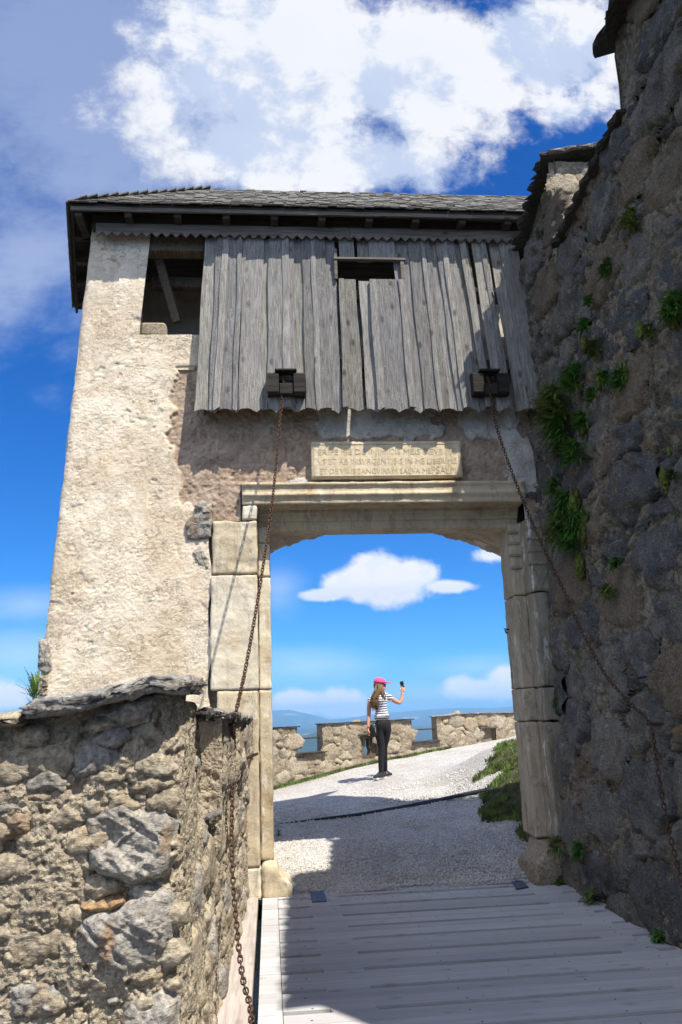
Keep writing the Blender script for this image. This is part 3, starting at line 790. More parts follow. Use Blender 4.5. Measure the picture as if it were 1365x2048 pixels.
# inner lintel with mouldings, sits in the rebate
prof_ = [(8.20, 3.70), (8.20, 3.66), (8.215, 3.65), (8.215, 3.625), (8.235, 3.615), (8.235, 3.585), (8.26, 3.575), (8.26, 3.50), (8.28, 3.482), (8.50, 3.49), (8.50, 3.70)]
ml = MB(); nxs = 120; xs_ = np.linspace(-.10, 2.68, nxs); V = []; Fq = []
for j, x in enumerate(xs_):
    for (yy, zz) in prof_:
        wv_ = .006*float(fbm(np.array([[x, yy*3, zz*3]]), 3, 3, 2)[0]); V.append((x, yy+wv_, zz+wv_*.7))
k = len(prof_)
for j in range(nxs-1):
    for i in range(k-1): Fq.append((j*k+i, j*k+i+1, (j+1)*k+i+1, (j+1)*k+i))
ml.add(V, Fq).build('inner_lintel', Mw, T)
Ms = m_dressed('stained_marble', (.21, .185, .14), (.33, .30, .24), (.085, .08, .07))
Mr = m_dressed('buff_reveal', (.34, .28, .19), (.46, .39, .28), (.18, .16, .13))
# right jamb: front face, deep rebate reveal, moulded inner order
for z0, z1, sd, mt in ((2.75, 3.53, 20, Ms), (1.80, 2.745, 21, Ms), (1.47, 1.795, 22, Ms), (.37, 1.465, 23, Ms)):
    blk('jamb_stone', 2.685, 2.99, z0, z1-g_, 7.95, 8.24, mt, sd, res=.02, amp=.007, bev=.018)
    blk('rebate_stone', 2.565, 2.70, z0, z1-g_, 8.20, 8.44, Mr, sd+10, res=.02, bev=.01)
    blk('reveal_stone', 2.578, 2.72, z0, z1-g_, 8.443, 8.64, Mr, sd+30, res=.02, bev=.012)
for kz in (3.40, 3.28, 3.15, 3.02):
    hgt = .035
    MB().box((2.67, 7.938, kz), (2.97, 8.0, kz+hgt), .010).build('moulding', Ms, T)
    MB().box((2.552, 8.186, kz), (2.67, 8.25, kz+hgt), .010).build('moulding', Ms, T)
# exposed rock in the broken plaster beside the jamb
rs = random.Random(3)
fm = lambda u, v, h: np.stack([u, YF-h, v], -1)
def px_poly(pts, Y): return [(aY(x, y, Y).x, aY(x, y, Y).z) for x, y in pts]
for pp, mt, H_ in (([(372, 1052), (392, 1012), (420, 1010), (426, 1040), (422, 1075), (398, 1082), (374, 1078)], M['rock'], .035),
                   ([(390, 1012), (405, 1000), (424, 1008), (424, 1030), (400, 1030)], M['rock'], .03),
                   ([(385, 1105), (400, 1090), (420, 1120), (418, 1140), (398, 1128)], M['rock'], .02),
                   ([(78, 1275), (98, 1280), (106, 1340), (90, 1352), (76, 1335)], M['rock'], .03),
                   ([(80, 1350), (96, 1350), (98, 1375), (80, 1375)], M['rock_warm'], .03), ([(78, 1375), (96, 1375), (98, 1392), (78, 1392)], M['rock_warm'], .03)):
    X_, F_, _ = stone_from(px_poly(pp, 8.0)[::-1], fm, H_, rs, seg=.012, rings=(1.0, .97, .88, .72, .55, .38, .2), amp=.45, freq=22)
    MB().add(X_, F_).build('stone', mt, T, True)
for k_ in range(9):      # rubble in the broken corner between stucco, jamb and curtain wall
    cx_, cz_ = 3.0+rs.uniform(-.22, .06), 3.5+k_*.055
    pp = [(cx_+.07*math.cos(a_)*rs.uniform(.7, 1.2), cz_+.045*math.sin(a_)*rs.uniform(.7, 1.2)) for a_ in np.linspace(0, 2*PI, 8)[:-1]]
    X_, F_, _ = stone_from(pp, fm, .03, rs, seg=.02, amp=.4, freq=20)
    MB().add(X_, F_).build('stone', rs.choice([M['rock_dark2'], M['rock_warm']]), T, True)

# --- hoarding of vertical boards (splayed outwards at the foot)
ZT, ZBt = 6.74, 4.605
def board_y(z): return 7.94-(ZT-z)/(ZT-ZBt)*.15
def bl(z): return -.655-(ZT-z)/(ZT-ZBt)*.085       # left edge
def br(z): return 2.86+(ZT-z)/(ZT-ZBt)*.13
PITCH = .2125
def scal(x):                                       # arcs cut into the foot, points at every pitch
    k = ((x+.74) / PITCH) % 1.0
    return .062*(1-(2*k-1)**2)**.6
rs = random.Random(21)
HX0, HX1, HZ0, HZ1 = .82, 1.53, 6.21, 6.45         # peep hole
NB = 19; wb = 1.0/NB
k = 0; layers = []
us = [0.0]
while us[-1] < 1: us.append(us[-1]+rs.choice([.040, .052, .058, .046, .062, .034]))
us[-1] = 1.0
if us[-1]-us[-2] < .02: us.pop(-2)
def board_pts(ua, ub, zt, zb, lift, lean, foot):
    V = []; F = []; cols = max(3, int((ub-ua)/.008)); rows = 14
    for j in range(rows+1):
        for i in range(cols+1):
            fz = j/rows; u_ = ua+(ub-ua)*i/cols
            z = zt+(zb-zt)*fz
            x = bl(z)+(br(z)-bl(z))*(u_+lean*fz)
            wav = .0025*math.sin(z*5+ua*90)
            if j == rows and foot:
                z = zb+scal(x)+rs.uniform(-.0025, .0025)
            cup = .004*math.sin(PI*i/cols)*(1 if lift > 0.01 else -1)
            V.append((x+wav*2, board_y(z)-lift-cup+wav, z))
    nf = len(V); W = cols+1
    V += [(x, y+.022, z) for x, y, z in V[:nf]]
    for j in range(rows):
        for i in range(cols):
            a = j*W+i; F.append((a, a+W, a+W+1, a+1)); a += nf; F.append((a, a+1, a+W+1, a+W))
    for j in range(rows):
        for c_ in (0, cols):
            a = j*W+c_; q_ = (a, a+nf, a+nf+W, a+W); F.append(q_ if c_ == cols else q_[::-1])
    for i in range(cols):
        a = i; F.append((a, a+1, a+nf+1, a+nf)); a = rows*W+i; F.append((a, a+nf, a+nf+1, a+1))
    return V, F
def ucoord(x, z): return (x-bl(z))/(br(z)-bl(z))
uh0, uh1 = ucoord(HX0, 6.3), ucoord(HX1, 6.3)
for i in range(len(us)-1):
    ua, ub = us[i], us[i+1]; lift = .022 if i % 2 else 0.0
    over = .010 if i % 2 else -.0035
    if i in (4, 9, 14, 17): over = -.0075
    a, b = max(0, ua-over), min(1, ub+over)
    ln = rs.uniform(-.003, .003); dz = rs.uniform(-.004, .004)
    mid = (ua+ub)/2
    segs = [(ZT-.0+rs.uniform(-.01, .01), ZBt+dz, True)]
    if uh0 < mid < uh1: segs = [(ZT, HZ1+rs.uniform(-.01, .02), False), (HZ0+rs.uniform(-.01, .012), ZBt+dz, True)]
    for zt, zb, ft in segs:
        V, F = board_pts(a, b, zt, zb, lift+rs.uniform(0, .006), ln*(0 if not ft else 1), ft)
        MB().add(V, F).build('board', M['board'], T)
V, F = board_pts(1.0, 1.045, 6.12, ZBt, .0, .006, True)
MB().add(V, F).build('board', M['board'], T)
# battens: narrow strips over joints
for u_ in (.115, .255, .34, .61, .76, .885, .07, .425, .52, .69, .82):
    wdt = rs.uniform(.0065, .011)
    zt = 6.74 if not (uh0 < u_ < uh1) else HZ0
    V, F = board_pts(u_-wdt, u_+wdt, zt, ZBt+.012, .042, rs.uniform(-.006, .006), True)
    MB().add(V, F).build('batten', M['board'], T)
y_ = board_y(6.4)
MB().box((HX0-.06, y_-.06, HZ1-.004), (HX1+.03, y_-.01, HZ1+.022), .003).build('peephole_lintel', M['board_x'], T)
MB().box((HX1-.03, y_-.05, HZ0-.02), (HX1+.012, y_-.015, HZ1-.006), .003).build('peephole_jamb', M['board_x'], T)
MB().box((HX0-.055, y_-.05, HZ0+.0), (HX0-.02, y_-.02, HZ1+.13), .003, Matrix.Translation((0, 0, 0))).build('peephole_jamb', M['board_x'], T)
# framing behind boards
for zf in (6.05, 5.2):
    MB().box((-.6, board_y(zf)+.03, zf-.06), (2.9, board_y(zf)+.11, zf+.06), .005).build('hoarding_rail', M['timber_dark'], T)
# cheeks of the hoarding, so it is closed towards the wall
for xc, s_ in ((-.64, 1), (2.86, -1)):
    pl_ = [(board_y(ZT)+.02, ZT), (8.02, ZT), (8.02, ZBt+.08), (board_y(ZBt)+.03, ZBt+.08)]
    MB().prism(pl_, 0, xc, xc+.02*s_).build('hoarding_cheek', M['timber_dark'], T)

# --- valance and beams under the eaves
def zig(x, p=.105, a=.052): 
    k_ = (x/p) % 1; return a*(1-abs(2*k_-1))
def valance(x0, x1, ztop, zbot, y0, y1):
    n_ = int((x1-x0)/.0131); pts = [(x0+(x1-x0)*i_/n_, zbot+zig(x0+(x1-x0)*i_/n_)) for i_ in range(n_+1)]
    return MB().prism(pts+[(x1, ztop), (x0, ztop)], 1, y0, y1)
valance(-1.80, .95, 6.84, 6.685, 7.865, 7.890).build('valance_board', M['board_x'], T)
valance(.955, 2.93, 6.84, 6.685, 7.863, 7.888).build('valance_board', M['board_x'], T)
MB().box((-1.86, 7.90, 6.82), (3.1, 8.10, 6.98), .01).build('wall_plate', M['timber_dark'], T)
# timbers seen in the open window
MB().box((-1.30, 8.02, 6.62), (-.66, 8.2, 6.80), .01).build('head_beam', M['timber'], T)
br_m = MB(); br_m.tube([(-1.20, 8.25, 6.72), (-.98, 8.40, 5.95)], .062, 4).build('brace', M['timber'], T)
MB().box((-1.3, 8.5, 6.45), (-.1, 8.62, 6.58), .01).build('cross_beam', M['timber'], T)
MB().box((-1.34, 8.06, 5.61), (-1.06, 8.22, 5.78), .03).build('sill_block', M['rock_warm'], T)
MB().box((-1.3, 8.3, 5.55), (-.2, 8.42, 5.66), .01).build('tie_beam', M['timber'], T)

# --- roof
ZE, YE, YR, ZR, YBK = 6.955, 7.69, 8.80, 7.93, 9.95
XEL, XRL, XER = -2.045, -.72, 3.45
ELB = (-2.50, YBK)
rf = MB()
th = .03
fr = [(XEL, YE, ZE), (XER, YE, ZE), (XER, YR, ZR), (XRL, YR, ZR)]
rf.add(fr+[(ELB[0], YBK, ZE), (XER, YBK, ZE)]+[(x, y, z-th) for x, y, z in fr]+[(ELB[0], YBK, ZE-th), (XER, YBK, ZE-th)],
       [(0, 1, 2, 3), (0, 3, 4), (3, 2, 5, 4), (6, 9, 8, 7), (6, 10, 9), (9, 10, 11, 8), (0, 6, 7, 1), (0, 4, 10, 6), (4, 5, 11, 10)])
rf.build('roof_boarding', M['timber_dark'], T)
MB().box((XEL+.01, YE+.005, ZE-.075), (XER, YE+.035, ZE-.008), .004).build('eaves_board', M['board_x'], T)
lb = MB(); v0 = Vector((XEL+.01, YE+.03, 0)); v1 = Vector((ELB[0]+.01, YBK, 0))
lb.prism([(v0.x, v0.y), (v0.x+.03, v0.y), (v1.x+.03, v1.y), (v1.x, v1.y)], 2, ZE-.085, ZE-.01).build('eaves_board', M['timber_dark'], T)
for xk in np.arange(-2.0, 2.9, .52):
    MB().box((xk, YE+.04, ZE-.12), (xk+.08, 8.2, ZE-.035), .006).build('rafter_tail', M['timber_dark'], T)
for yk in np.arange(8.15, 9.8, .5):
    xa = XEL+(ELB[0]-XEL)*(yk-YE)/(YBK-YE)+.05
    MB().box((xa, yk, ZE-.12), (-1.7, yk+.08, ZE-.035), .006).build('rafter_tail', M['timber_dark'], T)
# shingles: courses up the front slope and round the hip
sd_ = Vector((0, YR-YE, ZR-ZE)); sl_len = sd_.length; sdir = sd_.normalized(); snor = Vector((0, -sdir.z, sdir.y))
shr = random.Random(9); shs = []
rows = 20
base_me = []
for kk in range(6):      # six cuts of shingle share their mesh data
    wdt = (.075, .09, .105, .12, .085, .10)[kk]; L_ = .24
    b_ = MB(); b_.box((-wdt/2, 0, 0), (wdt/2, L_, .015)); me = mesh('shingle', b_.v, b_.f); me.materials.append(M['shingle']); base_me.append((wdt, me))
front = []
for r_ in range(rows):
    s0 = -.03+r_*(sl_len/rows)
    hipx = XEL+(XRL-XEL)*max(0, s0)/sl_len
    x = hipx+shr.uniform(-.03, .02)
    while x < XER:
        wdt, me = shr.choice(base_me)
        front.append((r_, x+wdt/2, s0+shr.uniform(-.012, .012), me, wdt)); x += wdt+shr.uniform(.001, .008)
Rf = Matrix((( 1, 0, 0), (0, sdir.y, snor.y), (0, sdir.z, snor.z))).to_4x4()
front.sort(key=lambda a: (a[0] not in (0, 1, 2, rows-1, rows-2), a[0], a[1]))
rest = MB()
for i, (r_, x, s_, me, wdt) in enumerate(front):
    p0 = Vector((x, YE, ZE))+sdir*s_+snor*(.010+shr.uniform(0, .016))
    tilt = Matrix.Rotation(math.radians(-2.6+shr.uniform(-1.6, 1.2)), 4, 'X')@Matrix.Rotation(math.radians(shr.uniform(-1.5, 1.5)), 4, 'Z')
    Mx = Matrix.Translation(p0)@Rf@tilt
    if i < 300:
        o = link('shingle', me, None, T); o.matrix_local = Mx
    else: rest.add([Mx@v.co for v in me.vertices], [tuple(p.vertices) for p in me.polygons])
# hip and left slope
hA = Vector((XEL, YE, ZE)); hB = Vector((XRL, YR, ZR)); hC = Vector((ELB[0], YBK, ZE))
e1 = (hC-hA).normalized(); nL = (hC-hA).cross(hB-hA).normalized(); nL = nL if nL.z > 0 else -nL
upL = nL.cross(e1); upL = upL if upL.z > 0 else -upL
tot = (hB-hA).dot(upL)
for r_ in range(14):
    s_ = r_*tot/14-.03; k0 = (hB-hA).dot(e1)*s_/tot; k1 = (hC-hA).length-((hC-hA).length-(hB-hA).dot(e1))*s_/tot
    x = k0
    while x < k1:
        wdt, me = shr.choice(base_me)
        o_ = hA+e1*(x+wdt/2)+upL*s_+nL*(.012+shr.uniform(0, .008))
        xa = upL.cross(nL); Mx = Matrix.Translation(o_)@Matrix((xa, upL, nL)).transposed().to_4x4()@Matrix.Rotation(math.radians(-3), 4, 'X')
        rest.add([Mx@v.co for v in me.vertices], [tuple(p.vertices) for p in me.polygons]); x += wdt+.004
# back slope
for r_ in range(10):
    s_ = r_/12
    for x in np.arange(XRL-1.2*(1-s_), XER, .105):
        p0 = Vector((x, YBK-(YBK-YR)*s_, ZE+(ZR-ZE)*s_+.02)); 
        bd = Vector((0, -(YBK-YR), ZR-ZE)).normalized(); nn = Vector((0, bd.z, -bd.y))
        Mx = Matrix.Translation(p0)@Matrix((Vector((-1, 0, 0)), bd, nn)).transposed().to_4x4()
        me = base_me[2][1]; rest.add([Mx@v.co for v in me.vertices], [tuple(p.vertices) for p in me.polygons])
rest.build('remaining_shingles', M['shingle'], T, kind='stuff', recalc=False)
# upright ridge-end shingle tips
for x in np.arange(XRL-.05, XER, .098):
    wdt, me = shr.choice(base_me)

# --- pulley boxes where the chains come out
pul = []
for (xa, xb, yy) in ((535, 611, 766), (943, 1018, 766)):
    yb = board_y(4.95); A_ = aY(xa, yy-20, yb-.10); B_ = aY(xb, yy+24, yb-.10)
    x0, x1 = A_.x, B_.x; z1, z0 = A_.z, B_.z; w_ = x1-x0
    hexo = lambda c0, c1: [(c0, z0), (c1, z0), (c1, z1-.04), (c1-.02, z1), (c0+.02, z1), (c0, z1-.04)]
    o = MB().prism([(yb-.15, z0+.02), (yb-.15, z1-.03), (yb-.11, z1), (yb+.02, z1), (yb+.02, z0), (yb-.12, z0)], 0, x0, x0+w_*.30).build('pulley_block', M['timber_black'], T)
    o = MB().prism([(yb-.15, z0+.02), (yb-.15, z1-.03), (yb-.11, z1), (yb+.02, z1), (yb+.02, z0), (yb-.12, z0)], 0, x1-w_*.30, x1).build('pulley_block', M['timber_black'], T)
    MB().box((x0+w_*.31, yb-.13, z0), (x1-w_*.31, yb+.02, z0+(z1-z0)*.5), .008).build('pulley_cross_piece', M['timber_black'], T)
    MB().box((x0+w_*.20, yb-.16, z1+.004), (x1-w_*.22, yb+.02, z1+.028), .006).build('pulley_cap', M['timber_black'], T)
    wh = MB(); xm = (x0+x1)/2-.02
    wh.tube([(xm-.018, yb-.05, z1-.06), (xm+.018, yb-.05, z1-.06)], .05, 16).build('pulley_wheel', M['iron'], T)
    wh = MB().tube([(x0+.01, yb-.05, z1-.06), (x1-.01, yb-.05, z1-.06)], .012, 8).build('pulley_axle', M['iron'], T)
    pul.append((xm, yb-.11, z1-.05))
# iron hook on the far side of the right jamb
hk = aY(1018, 1259, 8.55)
MB().tube([(hk.x+.05, 8.55, hk.z), (hk.x-.02, 8.55, hk.z), (hk.x-.05, 8.55, hk.z+.01), (hk.x-.035, 8.55, hk.z-.015), (hk.x-.03, 8.55, hk.z-.04), (hk.x-.015, 8.55, hk.z-.03)], .009, 6).build('iron_hook', M['iron'], T)

# ================================================================== INSCRIBED TABLET
M['tab'] = m_dressed('cream_tablet', (.58, .49, .33), (.66, .57, .41), (.50, .43, .32))
tb = thing('inscribed_tablet', 'cream stone tablet carved with three lines of Latin capitals above the gate lintel', 'tablet', (0, 0, 0))
TX0, TX1, TZ0, TZ1 = .462, 2.05, 3.965, 4.365
rough_block('slab', (TX0, 7.945, TZ0), (TX1, 8.03, TZ1), M['tab'], tb, res=.02, amp=.0015, seed=40, bev=.008)
for bx_ in (((TX0+.03, 7.940, TZ1-.035), (TX1-.03, 7.946, TZ1-.027)), ((TX0+.03, 7.940, TZ0+.022), (TX1-.03, 7.946, TZ0+.030)), ((TX0+.026, 7.940, TZ0+.03), (TX0+.034, 7.946, TZ1-.035)), ((TX1-.034, 7.940, TZ0+.03), (TX1-.026, 7.946, TZ1-.035))):
    MB().box(*bx_).build('border_moulding', M['tab'], tb)
M['letter'] = m_plain('letter_grime', (.49, .405, .27), .95, var=.25)
def text(body, x0, x1, z, size, y, mat, parent, name='lettering'):
    cu = bpy.data.curves.new('t', 'FONT'); cu.body = body; cu.size = size; cu.resolution_u = 2; cu.extrude = .0004
    o = bpy.data.objects.new('t', cu); COL.objects.link(o); bpy.context.view_layer.update()
    me = bpy.data.meshes.new_from_object(o.evaluated_get(bpy.context.evaluated_depsgraph_get()))
    bpy.data.objects.remove(o)
    c_ = np.zeros(len(me.vertices)*3); me.vertices.foreach_get('co', c_); c_ = c_.reshape(-1, 3)
    lo, hi = c_[:, 0].min(), c_[:, 0].max(); s_ = (x1-x0)/(hi-lo)
    for v, q in zip(me.vertices, c_): v.co = ((q[0]-lo)*s_+x0, y-q[2], z+q[1])
    me.materials.clear()
    bm = bmesh.new(); bm.from_mesh(me); bmesh.ops.remove_doubles(bm, verts=bm.verts, dist=1e-6); bm.verts.ensure_lookup_table(); seen = set()
    for v0_ in bm.verts:
        if v0_.index in seen: continue
        st_ = [v0_]; isl = []; seen.add(v0_.index)
        while st_:
            v_ = st_.pop(); isl.append(v_)
            for e_ in v_.link_edges:
                o_ = e_.other_vert(v_)
                if o_.index not in seen: seen.add(o_.index); st_.append(o_)
        mp = {v_.index: k_ for k_, v_ in enumerate(isl)}; fs = {f_ for v_ in isl for f_ in v_.link_faces}
        if fs: link('letter', mesh('letter', [v_.co[:] for v_ in isl], [[mp[v_.index] for v_ in f_.verts] for f_ in fs]), mat, parent)
    bm.free()
text('ERIPE ME DE INIMICIS MEIS DEVS ME', TX0+.075, TX1-.06, TZ1-.145, .088, 7.9425, M['letter'], tb)
text('VS ET AB INSVRGENTIB·S IN ME LIBER ME', TX0+.065, TX1-.06, TZ1-.250, .088, 7.9425, M['letter'], tb)
text('ET DE VIRIS SANGVINVM SALVA ME', TX0+.085, TX1-.34, TZ1-.355, .088, 7.9425, M['letter'], tb)
text('PSALM', TX1-.33, TX1-.07, TZ1-.355, .115, 7.9425, M['letter'], tb)

# ================================================================== CURTAIN WALL (right, in shade)
CW = thing('curtain_wall', 'massive dark rubble curtain wall with mossy stones rising along the right of the bridge', 'wall', (0, 0, 0))
def wx(z): return 2.76+.031*np.minimum(z, 4.6)
def cw_map(u, v, h):
    P = np.stack([u*0, u, v], -1)
    bulge = .05*fbm(P, .7, 3, 71)
    return np.stack([wx(v)-h-bulge, u, v], -1)
def cw_top(y):
    y = np.asarray(y, float)
    t_ = np.where(y > 6.85, 7.0-(y-6.9)*.36, np.where(y > 5.27, 6.19-(y-5.15)*.13, np.minimum(7.15, 6.84+(5.3-y)*.12)))
    t_ = np.where(y < 1.65, 6.1, t_)
    return t_
# mortar face, columns follow the stepped top
cols = np.concatenate([np.linspace(-6, 3.3, 60), np.linspace(3.32, 5.268, 100), [5.272], np.linspace(5.28, 6.848, 75), [6.852], np.linspace(6.86, 8.35, 80)])
vv = np.linspace(0, 1, 420)
U = np.repeat(cols[None], len(vv), 0); V_ = -.8+(cw_top(cols)[None]+.8)*vv[:, None]
P = np.stack([U*0, U, V_], -1)
F1, F2, idd = vor((U+.08*fbm(P, 4, 3, 2))*5.5, (V_+.08*fbm(P, 4, 3, 4))*7, 12)
dd = .035*fbm(P, 2.2, 4, 7)+.012*fbm(P, 13, 3, 8)+.03*ss(F2-F1, 0, .35)*(.4+.6*(idd > -.2))-.025
G = cw_map(U, V_, dd)
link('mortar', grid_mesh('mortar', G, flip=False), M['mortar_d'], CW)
def ok(u, v): return v < float(cw_top(u))-.08
rs = random.Random(31)
cells = rubble_cells(3.2, 8.15, -.1, 7.2, .05, .29, 1250, 1.6, .010, rs, 3.0, ok)
# narrow them: stones in this wall stand a little taller than wide where seen
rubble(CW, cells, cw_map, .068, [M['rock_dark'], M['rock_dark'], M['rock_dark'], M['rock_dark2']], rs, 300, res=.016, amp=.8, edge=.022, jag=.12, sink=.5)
# backing mass
cbk = MB()
for y0, y1, tz in ((-6, 1.65, 6.0), (1.65, 5.25, 6.75), (5.25, 6.84, 5.95), (6.87, 8.4, 6.55)):
    cbk.box((3.05, y0, -.8), (4.6, y1, tz))
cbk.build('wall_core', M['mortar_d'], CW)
# vertical ends of the steps
for y_e, z0, z1 in ((5.27, 5.9, 6.95), (6.855, 5.7, 6.97)):
    uu = np.linspace(0, 1, 60); X, Z = np.meshgrid(2.89+1.5*uu, z0+(z1-z0)*uu)
    if y_e > 6: 
        Yq = y_e+.02*fbm(np.stack([X, Z, X*0], -1), 9, 4, 3); link('step_face', grid_mesh('step_face', np.stack([X, Yq, Z], -1)), M['mortar_f'], CW)
        cc = rubble_cells(3.02, 4.0, 5.9, 6.86, .05, .13, 70, 1.5, .008, rs, 1.5)
        for c_ in cc:
            one_stone(c_, lambda u, v, h: np.stack([u, y_e-.0-h, v], -1), .022, rs, rs.choice([M['rock_dark2'], M['rock_warm'], M['rock']]), CW, res=.014, sink=.5, amp=.3)
    else:
        Yq = y_e-.02*fbm(np.stack([X, Z, X*0], -1), 9, 4, 3); link('step_face', grid_mesh('step_face', np.stack([X, Yq, Z], -1), flip=True), M['mortar_d'], CW)
# copings: dark slates overlapping along the tops
def slab(p0, dr, wd, ln, th_, mat, parent, tiltx=0, rnd_=None, name='coping_slab'):
    """irregular stone slab lying from p0 along dr (unit) with width direction wd"""
    rr = rnd_; n_ = 16; dr = Vector(dr).normalized(); wdv = Vector(wd); nn = dr.cross(wdv.normalized()); nn = nn if nn.z > 0 else -nn
    V = []; F = []
    for lay, (sc_, hh) in enumerate(((.95, 0), (1.0, .3), (1.0, .75), (.93, 1.0))):
        for k_ in range(n_):
            a_ = 2*PI*k_/n_; cx_, sy_ = math.cos(a_), math.sin(a_)
            e_ = max(abs(cx_), abs(sy_)); cx_, sy_ = cx_/e_*.5, sy_/e_*.5
            j_ = 1+.07*math.sin(k_*2.3+p0[1]*31+lay*.9)
            V.append(Vector(p0)+dr*ln*(.5+cx_*sc_*j_)+wdv*(.5+sy_*sc_*j_)+nn*(th_*(hh+.12*math.sin(k_*3.1+lay*2))))
    for lay in range(3):
        F += [(lay*n_+k_, lay*n_+(k_+1) % n_, (lay+1)*n_+(k_+1) % n_, (lay+1)*n_+k_) for k_ in range(n_)]
    F += [tuple(range(n_))[::-1], tuple(range(3*n_, 4*n_))]
    return MB().add(V, F).build(name, mat, parent)
y = 5.2
while y < 6.85:
    ln = rs.uniform(.22, .34); zt = float(cw_top(max(5.3, y+.1)))
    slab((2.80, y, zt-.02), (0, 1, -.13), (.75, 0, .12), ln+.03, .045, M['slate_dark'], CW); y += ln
y = 6.84
while y < 8.1:
    ln = rs.uniform(.2, .3); zt = float(cw_top(max(6.9, y+.1)))
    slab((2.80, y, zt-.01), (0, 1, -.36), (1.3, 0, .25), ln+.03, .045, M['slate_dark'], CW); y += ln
for x_ in (2.92, 3.22, 3.53, 3.82):
    slab((x_-.05, 6.74, 7.0+(x_-2.92)*.19), (1, 0, .19), (0, .35, 0), .34, .04, M['slate'], CW)
y = 1.65
while y < 5.2:
    ln = min(rs.uniform(.34, .46), 5.36-y); zt = float(cw_top(max(1.7, y+.1)))
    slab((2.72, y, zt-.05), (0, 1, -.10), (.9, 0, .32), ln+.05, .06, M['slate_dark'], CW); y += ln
# right hand iron nail holding the chain
NR = aX(1305, 1450, 2.72)
MB().tube([(NR.x+.14, NR.y, NR.z), (NR.x-.04, NR.y, NR.z+.01)], .012, 8).build('iron_nail', M['iron'], CW)

# ================================================================== LEFT PARAPET
LP = thing('parapet_wall', 'rough sunlit rubble parapet with slate coping at the left foreground beside the bridge', 'wall', (0, 0, 0))
def lp_y(x): return 3.2+0*x
def rough_mortar(P, s=1.0):
    d_ = .018*fbm(P, 5, 4, 91)+.009*ridge(P, 17, 4, 92, .6)+.005*fbm(P, 70, 3, 93)
    pits = ss(fbm(P, 17, 3, 95), .42, .75); return s*(d_-.022*pits)
nx, nz = 300, 420
Xg = np.linspace(-2.2, -.335, nx); Xg = -.335-1.9*(np.linspace(1, 0, nx)**1.5); Zg = np.linspace(-.6, 1.64, nz)
XX, ZZ = np.meshgrid(Xg, Zg)
P = np.stack([XX, XX*0+3.2, ZZ], -1)
corner = .10*np.exp(-(-.335-XX)/.045)
topin = ss(ZZ, 1.42, 1.60)*.05
YY = 3.2-rough_mortar(P)+corner+topin
ZZ = ZZ+(np.clip(XX+.9, -.2, .6)*.13)*ss(ZZ, 1.0, 1.6)
link('mortar', grid_mesh('mortar', np.stack([XX+.03*corner, YY, ZZ], -1)), M['mortar_l'], LP)
# side face along the bridge
def side_x(Y, Z):
    b = np.interp(Y, [3.1, 5.0, 8.0], [-.335, -.315, -.215])
    s2 = ss(Y, 4.56, 4.62)*ss(Z, 1.05, 1.3)*.055
    notch = ss(Y, 3.85, 3.95)*(1-ss(Y, 4.56, 4.62))*ss(Z, 1.05, 1.35)*.20
    return b+s2-notch
Yg = np.linspace(3.24, 7.97, 620); Zg = np.linspace(-.6, 1.60, 300)
YY, ZZ = np.meshgrid(Yg, Zg)
P = np.stack([YY*0-.3, YY, ZZ], -1)
ZZ = ZZ+.075*(1-ss(YY, 3.75, 3.93))*ss(ZZ, 1.0, 1.6)
XX = side_x(YY, ZZ)+.7*rough_mortar(P)-.08*np.exp(-(YY-3.24)/.05)+.02*np.maximum(0, 0)
XX = XX-.004
link('mortar', grid_mesh('mortar', np.stack([XX, YY, ZZ], -1)), M['mortar_l'], LP)
